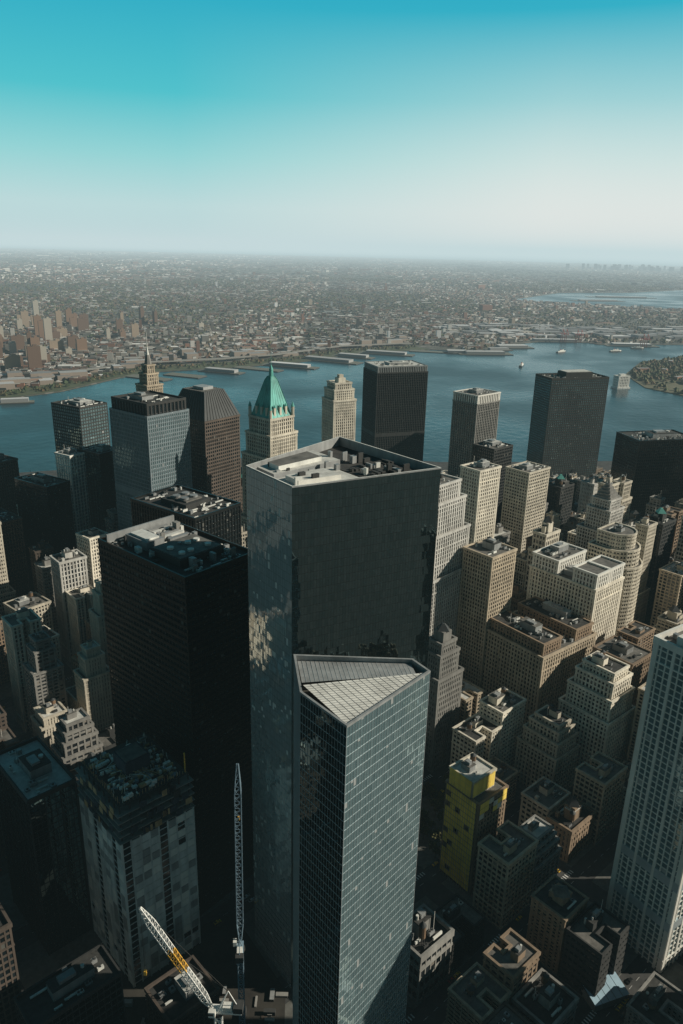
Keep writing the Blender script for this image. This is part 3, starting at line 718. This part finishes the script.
# ------------------------------------------------------------------ vehicles & street trees
M['glasscar'] = M['g_dark']
def carmat(n, c):
    m, nt, b = newmat(n); b.inputs['Base Color'].default_value = (*c, 1); b.inputs['Roughness'].default_value = .3; b.inputs['Coat Weight'].default_value = .5; return m
for n_, c_ in (('c_w', (.7, .7, .7)), ('c_k', (.02, .02, .02)), ('c_y', (.75, .45, .03)), ('c_s', (.35, .36, .38)), ('c_r', (.35, .03, .03))): M[n_] = carmat('car_paint_' + n_, c_)
M['tyre'] = carmat('tyre', (.015, .015, .015))
def carmesh(c):
    mb = MB(); x = 0.9
    prof = [(-2.25, .35), (2.25, .35), (2.3, .75), (1.3, .95), (.6, 1.42), (-1.1, 1.45), (-1.9, 1.0), (-2.3, .9)]
    for s in (-1, 1):
        pts = [(px, s * x * (1 if pz < 1 else .8), pz) for px, pz in prof]; mb.face(pts if s < 0 else pts[::-1], c)
    for i in range(len(prof)):
        p, q = prof[i], prof[(i + 1) % 8]; wa = x * (1 if p[1] < 1 else .8); wb = x * (1 if q[1] < 1 else .8)
        mb.face([(p[0], -wa, p[1]), (p[0], wa, p[1]), (q[0], wb, q[1]), (q[0], -wb, q[1])], 'glasscar' if i in (3, 5) else c)
    for sx in (-1.45, 1.4):
        for sy in (-.9, .72):
            for k in range(10):
                a0 = k * .628; a1 = a0 + .628
                mb.face([(sx + .34 * math.cos(a0), sy, .34 + .34 * math.sin(a0)), (sx + .34 * math.cos(a1), sy, .34 + .34 * math.sin(a1)), (sx + .34 * math.cos(a1), sy + .2, .34 + .34 * math.sin(a1)), (sx + .34 * math.cos(a0), sy + .2, .34 + .34 * math.sin(a0))], 'tyre')
            mb.face([(sx + .34 * math.cos(k * .628), sy - .001 if sy < 0 else sy + .201, .34 + .34 * math.sin(k * .628)) for k in range(10)], 'tyre')
    return mb.build('car', link=False)
cars = [carmesh(c) for c in ('c_w', 'c_k', 'c_y', 'c_s', 'c_r', 'c_w', 'c_y')]
ncar = 0
for (u0, v0) in street_pts:
    for k in range(5):
        for lane in (-1, 1):
            if R.random() < .5:
                u = u0 + R.uniform(2, 58); x, y = G(u, v0 - SW / 2 + lane * R.choice([2.2, 5.6]))
                if y > 560 or ncar > 260 or (x < 0 and y < 330): continue
                if any(inpoly((x, y), P) for P in FI): continue
                place(R.choice(cars), 'car', (x, y, 2.0), ang + (0 if lane < 0 else 180)); ncar += 1
            if R.random() < .3:
                v = v0 + R.uniform(2, 44); x, y = G(u0 - SW / 2 + lane * 2.2, v)
                if y > 560 or (x < 0 and y < 330) or any(inpoly((x, y), P) for P in FI): continue
                place(R.choice(cars), 'car', (x, y, 2.0), ang + 90 + (0 if lane < 0 else 180)); ncar += 1
M['leaf'] = noise_mat('autumn_leaves', [(.3, (.04, .06, .02)), (.6, (.09, .08, .025)), (.8, (.14, .08, .03))], .8)
M['bark'] = wall_mat('bark', (.08, .06, .045))
def treemesh(seed):
    r = random.Random(seed); mb = MB(); mb.cyl(0, 0, .28, 0, 4, 'bark', 7, .18)
    cl = []
    for i in range(7):
        a = r.uniform(0, 6.28); e = Vector((math.cos(a) * r.uniform(1, 3), math.sin(a) * r.uniform(1, 3), r.uniform(5, 9))); mb.beam((0, 0, 3.4), e, .14, 'bark'); cl.append(e)
    for c in cl:
        for k in range(60):
            d = Vector((r.gauss(0, 1), r.gauss(0, 1), r.gauss(0, .8))); p = c + d * .9; n = Vector((r.gauss(0, 1), r.gauss(0, 1), r.gauss(0, 1))).normalized(); u = n.orthogonal().normalized() * .38; v = n.cross(u)
            mb.face([tuple(p - u - v), tuple(p + u - v), tuple(p + u + v), tuple(p - u + v)], 'leaf')
    return mb.build('t', link=False)
trees = [treemesh(i) for i in range(4)]
for i in range(46):
    x = R.uniform(46, 118); y = R.uniform(388, 468)
    if any(inpoly((x, y), P) for P in FI): continue
    s = R.uniform(.8, 1.4); place(R.choice(trees), 'street_tree', (x, y, 2.1), R.uniform(0, 360), (s, s, s))
mb = MB(); mb.box(0, 22, 0, 12, 0, 5, 'grey')
for k in range(5): mb.face([(k * 4.5, -.5, 5.1), (k * 4.5 + 4.2, -.5, 5.1), (k * 4.5 + 4.2, 12.5, 7), (k * 4.5, 12.5, 7)], 'skyblue')
mb.build('blue_roof_shed', (142, 292, 2.1), 20)

# ------------------------------------------------------------------ land, water
def sheet(name, poly, ztop, zbot, mat):
    mb = MB(); n = len(poly)
    mb.face([(x, y, ztop) for x, y in poly], mat)
    for i in range(n):
        j = (i + 1) % n; mb.face([(*poly[i], zbot), (*poly[j], zbot), (*poly[j], ztop), (*poly[i], ztop)], mat)
    return mb.build(name)
M['asphalt'] = noise_mat('asphalt', [(.3, (.03, .03, .03)), (.7, (.07, .07, .068))], .1)
M['bk'] = noise_mat('far_city_ground', [(.35, (.035, .04, .028)), (.5, (.08, .075, .06)), (.7, (.16, .15, .125))], .003, .95, 12,
                    (.03, [(0, (.035, .045, .025)), (.5, (.06, .06, .045)), (.8, (.13, .12, .10)), (1, (.3, .28, .26))], .5))
M['island'] = noise_mat('island_ground', [(.3, (.08, .08, .04)), (.7, (.16, .14, .08))], .02)
M['park'] = noise_mat('park_grass', [(.3, (.04, .06, .025)), (.7, (.10, .10, .05))], .03)
m, nt, b = newmat('river_water'); M['water'] = m; L = nt.links
tc = N(nt, 'ShaderNodeTexCoord'); n1 = N(nt, 'ShaderNodeTexNoise'); n1.inputs['Scale'].default_value = .05; n1.inputs['Detail'].default_value = 8; L.new(tc.outputs['Object'], n1.inputs['Vector'])
n2 = N(nt, 'ShaderNodeTexNoise'); n2.inputs['Scale'].default_value = .0022; n2.inputs['Detail'].default_value = 5; L.new(tc.outputs['Object'], n2.inputs['Vector'])
rr = ramp(nt, [(.3, (.012, .038, .048)), (.7, (.02, .055, .068))]); L.new(n2.outputs[0], rr.inputs[0]); L.new(rr.outputs[0], b.inputs['Base Color'])
bp = N(nt, 'ShaderNodeBump'); bp.inputs['Strength'].default_value = .8; bp.inputs['Distance'].default_value = 1.6; L.new(n1.outputs[0], bp.inputs['Height']); L.new(bp.outputs[0], b.inputs['Normal'])
r5 = ramp(nt, [(.4, (.2, .2, .2)), (.62, (.42, .42, .42))]); L.new(n2.outputs[0], r5.inputs[0]); L.new(r5.outputs[0], b.inputs['Roughness']); b.inputs['IOR'].default_value = 1.33
mb = MB(); E = 150000; mb.face([(-E, -3000, 0), (E, -3000, 0), (E, E, 0), (-E, E, 0)], 'water'); mb.build('river_water')
sheet('manhattan_ground', landM, 2, -3, 'asphalt')
shoreB = [(-3500, 300), (-1800, 1250), (-1250, 1650), (-995, 1821), (-882, 1901), (-775, 2030), (-683, 2280), (-593, 2413), (-370, 2536), (-165, 2700), (66, 3000), (350, 3157), (531, 3128), (732, 3408), (1049, 3700), (1162, 3497), (1578, 3580), (3000, 4000), (6500, 5200),
          (6500, 6300), (3041, 6009), (2629, 6077), (2016, 6400), (1431, 6835), (2271, 8337), (3200, 8800), (4256, 9934), (5208, 10400), (14000, 11500), (30000, 26000), (10000, 42000), (-E, 60000), (-E, 300)]
sheet('far_shore_ground', shoreB[::1], 2, -3, 'bk')
gov = [(934, 2338), (999, 2211), (1300, 2050), (1900, 2200), (2400, 3000), (1388, 3134), (1131, 2916), (963, 2598)]
sheet('island_ground', gov, 2, -3, 'island')
sh = [(-1250, 1650), (-995, 1821), (-882, 1901), (-775, 2030), (-683, 2280), (-593, 2413), (-370, 2536), (-165, 2700), (66, 3000), (350, 3157)]
def ribbon(name, pts, o0, o1, z, mat, skirt=False):
    mb = MB()
    nn = []
    for i, p in enumerate(pts):
        a = Vector(pts[max(0, i - 1)]); b = Vector(pts[min(len(pts) - 1, i + 1)]); d = (b - a).normalized(); nn.append(Vector((-d.y, d.x)))
    for i in range(len(pts) - 1):
        p, q = Vector(pts[i]), Vector(pts[i + 1]); a, b, c, d = p + nn[i] * o0, q + nn[i + 1] * o0, q + nn[i + 1] * o1, p + nn[i] * o1
        mb.face([(*a, z), (*b, z), (*c, z), (*d, z)], mat)
        if skirt:
            mb.face([(*a, z - 1.6), (*b, z - 1.6), (*b, z), (*a, z)], mat)
            for t in np.linspace(0, 1, max(2, int((q - p).length / 35))): m_ = (p + nn[i] * (o0 + o1) / 2).lerp(q + nn[i + 1] * (o0 + o1) / 2, float(t)); mb.box(m_.x - 1.5, m_.x + 1.5, m_.y - 1.5, m_.y + 1.5, 2, z - .1, 'concrete')
    mb.build(name)
ribbon('waterfront_park', sh, 6, 110, 2.3, 'park'); M['hway'] = noise_mat('highway_deck', [(.3, (.2, .19, .17)), (.7, (.3, .28, .25))], .05); ribbon('elevated_highway', sh, 130, 160, 13, 'hway', True)

def massmat(name):
    m, nt, b = newmat(name); a = N(nt, 'ShaderNodeAttribute', attribute_name='tint'); nt.links.new(a.outputs['Color'], b.inputs['Base Color']); b.inputs['Roughness'].default_value = .85; return m
M['mass'] = massmat('mass_tint')
def flat(me):
    me.polygons.foreach_set('use_smooth', np.zeros(len(me.polygons), dtype=bool)); me.update()
def boxes(name, x, y, w, d, h, a, colr, colw, z0=2.0):
    n = len(x); c, s = np.cos(a), np.sin(a)
    lx = np.stack([-w, w, w, -w], 1) / 2; ly = np.stack([-d, -d, d, d], 1) / 2
    X = x[:, None] + lx * c[:, None] - ly * s[:, None]; Y = y[:, None] + lx * s[:, None] + ly * c[:, None]
    V = np.zeros((n, 8, 3)); V[:, :4, 0] = X; V[:, 4:, 0] = X; V[:, :4, 1] = Y; V[:, 4:, 1] = Y; V[:, :4, 2] = np.reshape(z0, (-1, 1)); V[:, 4:, 2] = np.reshape(z0, (-1, 1)) + h[:, None]
    q = np.array([[4, 5, 6, 7], [0, 1, 5, 4], [1, 2, 6, 5], [2, 3, 7, 6], [3, 0, 4, 7]])
    Fc = (q[None] + (np.arange(n) * 8)[:, None, None]).reshape(-1, 4)
    me = bpy.data.meshes.new(name); me.vertices.add(n * 8); me.vertices.foreach_set('co', V.ravel())
    me.loops.add(len(Fc) * 4); me.loops.foreach_set('vertex_index', Fc.ravel().astype(np.int32))
    me.polygons.add(len(Fc)); me.polygons.foreach_set('loop_start', (np.arange(len(Fc)) * 4).astype(np.int32))
    me.update(calc_edges=True)
    at = me.attributes.new('tint', 'FLOAT_COLOR', 'FACE'); C = np.ones((n, 5, 4)); C[:, 0, :3] = colr; C[:, 1:, :3] = colw[:, None, :]
    at.data.foreach_set('color', C.ravel()); me.materials.append(M['mass']); me.validate(); flat(me)
    return place(me, name, (0, 0, 0))
pal = np.array([(.46, .43, .39), (.2, .19, .17), (.12, .11, .10), (.05, .05, .045), (.70, .68, .64), (.24, .12, .08), (.16, .085, .06), (.28, .23, .18)])
def inside(px, py, poly):
    c = np.zeros(len(px), bool); n = len(poly)
    for i in range(n):
        x1, y1 = poly[i]; x2, y2 = poly[i - 1]
        if y1 == y2: continue
        k = ((y1 > py) != (y2 > py)) & (px < (x2 - x1) * (py - y1) / (y2 - y1) + x1); c ^= k
    return c
def scatter(n, y0, y1, pw=1.0):
    t = rng.random(n) ** pw; y = y0 + (y1 - y0) * t; x = (rng.random(n) - .5) * 2 * (.6 * y + 150); return x, y
shB = [(px, py + (170 if i < 12 else 30)) for i, (px, py) in enumerate(shoreB)]
bx, by, bw, bd, bh, ba = [], [], [], [], [], []
for n_, y0, y1, sz, hh, grid in ((17000, 1500, 4500, 13, 9, 24), (19000, 4500, 9000, 17, 9, 36), (12000, 9000, 20000, 34, 10, 70), (4000, 20000, 40000, 90, 12, 160)):
    x, y = scatter(n_, y0, y1)
    th = np.where(x < -200, .55, .25) + .15 * np.floor(np.sin(x / 900) * 1.5)
    u = x * np.cos(th) + y * np.sin(th); v = -x * np.sin(th) + y * np.cos(th)
    v = np.round(v / (grid * 1.7)) * grid * 1.7 + rng.normal(0, grid * .10, n_)
    x = u * np.cos(th) - v * np.sin(th); y = u * np.sin(th) + v * np.cos(th)
    k = inside(x, y, shB) & ((np.sin(x / 520 + 1) * np.cos(y / 700) + .6 * np.sin(x / 1500 + y / 1100) + rng.normal(0, .35, n_)) > -.6); x, y, th = x[k], y[k], th[k]; n = len(x)
    w = sz * rng.uniform(.5, 1.8, n); d = sz * rng.uniform(.6, 1.2, n); h = hh * rng.uniform(.6, 1.4, n)
    big = rng.random(n) < .05; w = np.where(big, w * 3.2, w); d = np.where(big, d * 2.6, d)
    tall = rng.random(n) < .012; h = np.where(tall, h * rng.uniform(2, 4.5, n), h)
    for L_, q in zip((bx, by, bw, bd, bh, ba), (x, y, w, d, h, th)): L_.append(q)
x, y, w, d, h, a = [np.concatenate(q) for q in (bx, by, bw, bd, bh, ba)]; n = len(x)
cr = pal[rng.integers(0, 8, n)] * rng.uniform(.6, 1.2, n)[:, None]; cw = pal[rng.integers(0, 8, n)] * rng.uniform(.8, 1.3, n)[:, None]
boxes('distant_city_buildings', x, y, w, d, h, a, np.clip(cr, 0, .8), np.clip(cw, 0, .75))
n = 140; x = rng.normal(-1400, 300, n); y = rng.normal(2950, 450, n); k = inside(x, y, shB) & (x < -700); x, y = x[k], y[k]; n = len(x)
w = rng.uniform(20, 50, n); d = rng.uniform(14, 28, n); h = rng.uniform(22, 62, n) * np.where(rng.random(n) < .2, 1.6, 1); cc = np.array([(.24, .15, .10), (.34, .26, .19), (.16, .10, .07), (.42, .38, .32)])[rng.integers(0, 4, n)]
th = np.where(rng.random(n) < .5, .5, .5 + 1.571)
X2 = np.concatenate([x, x + w * .12]); Y2 = np.concatenate([y, y]); boxes('distant_apartment_towers', X2, Y2, np.concatenate([w, w * .3]), np.concatenate([d, d * .5]), np.concatenate([h, np.full(n, 5.)]), np.tile(th, 2), np.tile(cc, (2, 1)) * .7, np.tile(cc, (2, 1)), np.concatenate([np.full(n, 2.), h + 1.9]))
n = 60; x = rng.normal(8600, 900, n); y = rng.uniform(22000, 26000, n); boxes('far_skyline_towers', x, y, rng.uniform(40, 90, n), rng.uniform(40, 90, n), rng.uniform(40, 160, n), np.zeros(n), np.full((n, 3), .3), np.full((n, 3), .2))
pr = [(-905, 1815, 110, 36, .35, 1), (-830, 1870, 90, 30, .35, 1), (-600, 2290, 150, 46, -.45, 0), (-500, 2350, 130, 50, -.4, 0), (-400, 2440, 150, 46, -.35, 1), (-290, 2520, 170, 46, -.4, 0), (-190, 2600, 200, 50, -.35, 1), (-60, 2760, 250, 64, -.45, 1), (30, 2880, 160, 50, -.4, 1), (160, 2990, 220, 60, -.3, 1), (350, 3090, 180, 50, -.2, 0), (450, 3080, 110, 50, 0.1, 1),
      (560, 3070, 220, 70, .12, 1), (640, 3200, 120, 40, .3, 1), (720, 3310, 180, 70, .2, 1), (980, 3600, 280, 80, 0.05, 1), (1300, 3490, 240, 70, .02, 1), (2250, 7000, 500, 90, .2, 1), (2700, 7700, 700, 90, .1, 1)]
P_ = np.array(pr); boxes('harbour_piers', P_[:, 0], P_[:, 1], P_[:, 2], P_[:, 3], np.full(len(pr), 3.6), P_[:, 4], np.full((len(pr), 3), .14) * np.array([1, 1, .8]), np.full((len(pr), 3), .07), -1.)
Q_ = P_[P_[:, 5] > 0]; k = len(Q_)
boxes('pier_warehouses', Q_[:, 0], Q_[:, 1], Q_[:, 2] * .72, Q_[:, 3] * .6, np.full(k, 9.), Q_[:, 4], np.full((k, 3), .5) * rng.uniform(.6, 1.4, k)[:, None], np.full((k, 3), .3), 2.7)
n = 90; t = rng.random(n); x = rng.uniform(500, 1900, n); y = 3740 + rng.uniform(-30, 500, n) + (x - 600) * .1
kk = inside(x, y, [(px, py + 40) for px, py in shoreB]); x, y = x[kk], y[kk]; n = len(x)
boxes('waterfront_warehouses', x, y, rng.uniform(40, 140, n), rng.uniform(25, 70, n), rng.uniform(8, 18, n), np.full(n, .2), np.full((n, 3), .4) * rng.uniform(.3, 1.5, n)[:, None], np.full((n, 3), .24))
sa_ = np.array(sh); t = rng.random(50); ii = rng.integers(0, len(sh) - 1, 50); px = sa_[ii] + (sa_[ii + 1] - sa_[ii]) * t[:, None]; n = 50
boxes('waterfront_warehouses', px[:, 0] - 40, px[:, 1] + 160 + rng.uniform(0, 200, n), rng.uniform(25, 80, n), rng.uniform(20, 45, n), rng.uniform(9, 26, n), np.full(n, .5), np.full((n, 3), .36) * rng.uniform(.2, 1.4, n)[:, None], np.full((n, 3), .28) * np.array([1.1, .9, .75]))
mb = MB(); mb.box(-24, 24, -16, 16, -1, 5, 'concrete'); facade(mb, rect(40, 24, -20, -12), 5, 38, ST('white', 'g_dark', 6, 8, 3, .8, 3, .4)); roof(mb, rect(40, 24, -20, -12), 38, ST('white'), 1.5, 'roofl'); mb.box(-10, 10, -6, 6, 38, 44, 'white')
mb.build('harbour_ventilation_building', (852, 2322, 0), 20)
for i, (x, y) in enumerate(((1010, 3560), (1075, 3550), (1330, 3420))):
    mb = MB()
    for sx in (-9, 9):
        for sy in (-12, 12): mb.beam((sx, sy, 0), (sx, sy, 38), 2.2, 'red')
        mb.beam((sx, -45, 38), (sx, 30, 38), 2.4, 'red'); mb.beam((sx, -12, 60), (sx, -44, 39), 1.2, 'red'); mb.beam((sx, -12, 38), (sx, -12, 60), 2, 'red')
    mb.beam((-9, 12, 20), (9, 12, 20), 2, 'red'); mb.beam((-9, -12, 38), (9, -12, 38), 2, 'red')
    mb.build('container_crane', (x, y, 2))
for i, (x, y, a_) in enumerate(((1150, 3250, 20), (640, 2750, 70), (1290, 3380, 5), (900, 3180, 40))):
    mb = MB(); H_ = [(-30, -6), (18, -6), (32, 0), (18, 6), (-30, 6)]; prism(mb, H_, -.5, 4, 'c_k', 'equip'); prism(mb, inset(H_, 1.5), 4, 7.5, 'white'); prism(mb, rect(26, 7, -16, -3.5), 7.5, 10.5, 'white'); mb.cyl(-8, 0, 1.6, 10.5, 15, 'red', 10); prism(mb, rect(5, 6, 6, -3), 10.5, 13, 'white')
    mb.build('ferry_boat', (x, y, 0), a_)

def clumps(name, x, y, s, cols, z=2.0):
    n = len(x); base = np.array([(1, 0, .5), (0, 1, .5), (-1, 0, .5), (0, -1, .5), (0, 0, 1.1), (.7, .7, .25), (-.7, .7, .3), (-.7, -.7, .25), (.7, -.7, .3)])
    V = base[None] * s[:, None, None] * rng.uniform(.6, 1.3, (n, 9, 1)); V[:, :, 0] += x[:, None]; V[:, :, 1] += y[:, None]; V[:, :, 2] = np.minimum(V[:, :, 2] * 1.2, 14 + V[:, :, 2] * .1) + z
    q = np.array([[0, 5, 4], [5, 1, 4], [1, 6, 4], [6, 2, 4], [2, 7, 4], [7, 3, 4], [3, 8, 4], [8, 0, 4]]); 
    Fc = (q[None] + (np.arange(n) * 9)[:, None, None]).reshape(-1, 3)
    me = bpy.data.meshes.new(name); me.vertices.add(n * 9); me.vertices.foreach_set('co', V.ravel()); me.loops.add(len(Fc) * 3); me.loops.foreach_set('vertex_index', Fc.ravel().astype(np.int32))
    me.polygons.add(len(Fc)); me.polygons.foreach_set('loop_start', (np.arange(len(Fc)) * 3).astype(np.int32)); me.update(calc_edges=True)
    at = me.attributes.new('tint', 'FLOAT_COLOR', 'FACE'); C = np.ones((n, 8, 4)); C[:, :, :3] = cols[:, None, :] * rng.uniform(.6, 1.3, (n, 8, 1)); at.data.foreach_set('color', C.ravel()); me.materials.append(M['mass']); flat(me)
    return place(me, name, (0, 0, 0))
tp = np.array([(.045, .065, .025), (.07, .07, .025), (.10, .065, .03), (.05, .05, .02)])
X, Y = [], []; Sz = []
for n_, y0, y1, s_ in ((15000, 1500, 5000, 8), (17000, 5000, 11000, 14), (9000, 11000, 30000, 36)):
    x, y = scatter(n_, y0, y1); k = inside(x, y, shB) & ((-.8 * np.sin(x / 520 + 1) * np.cos(y / 700) - .5 * np.sin(x / 1500 + y / 1100) + rng.normal(0, .4, n_)) > -.12); X.append(x[k]); Y.append(y[k]); Sz.append(s_ * rng.uniform(.6, 1.5, k.sum()))
for i in range(len(sh) - 1):
    t = rng.random(60)[:, None]; p = sa_[i] + (sa_[i + 1] - sa_[i]) * t; X.append(p[:, 0] - rng.uniform(5, 50, 60)); Y.append(p[:, 1] + rng.uniform(25, 110, 60)); Sz.append(rng.uniform(4, 8, 60))
X = np.concatenate(X); Y = np.concatenate(Y); Sz = np.concatenate(Sz); clumps('distant_trees', X, Y, Sz, tp[rng.integers(0, 4, len(X))])
x = rng.uniform(930, 2400, 9000); y = rng.uniform(2050, 3150, 9000); k = inside(x, y, inset(gov, 12)) & ((np.sin(x / 60) * np.cos(y / 75) + rng.normal(0, .5, 9000)) > -.3); x, y = x[k], y[k]
clumps('island_trees', x, y, rng.uniform(5, 10, len(x)), tp[rng.integers(0, 4, len(x))] * 1.2)
n = 50; x = rng.uniform(1000, 2000, n); y = rng.uniform(2200, 3000, n); k = inside(x, y, inset(gov, 30)); x, y = x[k], y[k]; n = len(x)
boxes('island_buildings', x, y, rng.uniform(20, 60, n), rng.uniform(12, 20, n), rng.uniform(8, 14, n), rng.uniform(0, 1.5, n), np.full((n, 3), .3), np.tile(np.array([(.3, .15, .1)]), (n, 1)))

# ------------------------------------------------------------------ haze: thin added glow over the city, thicker over harbour and beyond
def haze(name, dn, y0, y1, col):
    mh = bpy.data.materials.new(name); mh.use_nodes = True; nt = mh.node_tree; nt.nodes.clear()
    o_ = nt.nodes.new('ShaderNodeOutputMaterial'); va = nt.nodes.new('ShaderNodeVolumeAbsorption'); ve = nt.nodes.new('ShaderNodeEmission'); ad = nt.nodes.new('ShaderNodeAddShader')
    va.inputs['Color'].default_value = (0, 0, 0, 1); va.inputs['Density'].default_value = dn
    ve.inputs['Color'].default_value = (*col, 1); ve.inputs['Strength'].default_value = dn
    nt.links.new(va.outputs[0], ad.inputs[0]); nt.links.new(ve.outputs[0], ad.inputs[1]); nt.links.new(ad.outputs[0], o_.inputs['Volume'])
    M[name] = mh; mb = MB(); mb.box(-100000, 100000, y0, y1, -5, 900, name); mb.build(name)
haze('atmospheric_haze', 1 / 24000, 1500, 100000, (.56, .69, .71))
haze('black_lift_haze', 1 / 50000, -500, 1499, (.42, .66, .66))  # emissive volume added to lift the blacks

# ------------------------------------------------------------------ light, sky, camera
EL, AZ = 28, 88
w = bpy.data.worlds.new('World'); S.world = w; w.use_nodes = True; nt = w.node_tree; L = nt.links
bg = nt.nodes['Background']; sky = N(nt, 'ShaderNodeTexSky', sky_type='NISHITA'); sky.sun_disc = False
sky.sun_elevation = rad(EL); sky.sun_rotation = rad(AZ); sky.altitude = 300; sky.air_density = 1.0; sky.dust_density = 1.0; sky.ozone_density = 1.5
tc = N(nt, 'ShaderNodeTexCoord'); sx = N(nt, 'ShaderNodeSeparateXYZ'); L.new(tc.outputs['Generated'], sx.inputs[0])
rp_ = ramp(nt, [(0, (.44, .66, .69)), (.045, (.48, .71, .72)), (.10, (.25, .66, .67)), (.165, (.03, .53, .60)), (.26, (0, .41, .56)), (.40, (.0, .10, .16)), (1, (.01, .04, .06))]); L.new(sx.outputs[2], rp_.inputs[0])
side = math_(nt, 'MULTIPLY', math_(nt, 'ADD', sx.outputs[0], .2), 2.3, True)
low = math_(nt, 'SUBTRACT', 1.0, math_(nt, 'MULTIPLY', sx.outputs[2], 4.0), True)
wf = math_(nt, 'MULTIPLY', side, low)
grade = mixc(nt, wf, rp_.outputs[0], (.92, .87, .82))
sc = N(nt, 'ShaderNodeVectorMath', operation='SCALE'); L.new(grade, sc.inputs[0]); sc.inputs['Scale'].default_value = 10.0
full = mixc(nt, .94, sky.outputs[0], sc.outputs[0])
bk_ = math_(nt, 'ADD', math_(nt, 'MULTIPLY', math_(nt, 'MULTIPLY', math_(nt, 'ADD', sx.outputs[1], .2), 1.3, True), .70), .30)
sc2 = N(nt, 'ShaderNodeVectorMath', operation='SCALE'); L.new(full, sc2.inputs[0]); L.new(bk_, sc2.inputs['Scale'])
L.new(sc2.outputs[0], bg.inputs['Color']); bg.inputs['Strength'].default_value = .10
sd = Vector((math.sin(rad(AZ)) * math.cos(rad(EL)), math.cos(rad(AZ)) * math.cos(rad(EL)), math.sin(rad(EL))))
l = bpy.data.lights.new('sun', 'SUN'); l.energy = 5.0; l.angle = rad(.5); l.color = (1, .92, .77)
lo = bpy.data.objects.new('sun', l); COL.objects.link(lo); lo.rotation_euler = sd.to_track_quat('Z', 'Y').to_euler(); lo.location = (300, 300, 800)
cd = bpy.data.cameras.new('camera'); cam = bpy.data.objects.new('camera', cd); COL.objects.link(cam); S.camera = cam
cd.sensor_fit = 'VERTICAL'; cd.sensor_height = 36; cd.lens = 750 / 1024 * 36; cd.clip_start = 1; cd.clip_end = 400000
p_, r_ = rad(19.3), rad(1.43)
fw = Vector((0, math.cos(p_), -math.sin(p_))); up = Vector((0, math.sin(p_), math.cos(p_))); rt = Vector((1, 0, 0))
rt2 = rt * math.cos(r_) + up * math.sin(r_); up2 = up * math.cos(r_) - rt * math.sin(r_)
mt = Matrix((rt2, up2, -fw)).transposed().to_4x4(); mt.translation = (0, 0, 385); cam.matrix_world = mt
S.view_settings.view_transform = 'Standard'; S.view_settings.look = 'None'; S.view_settings.exposure = 0
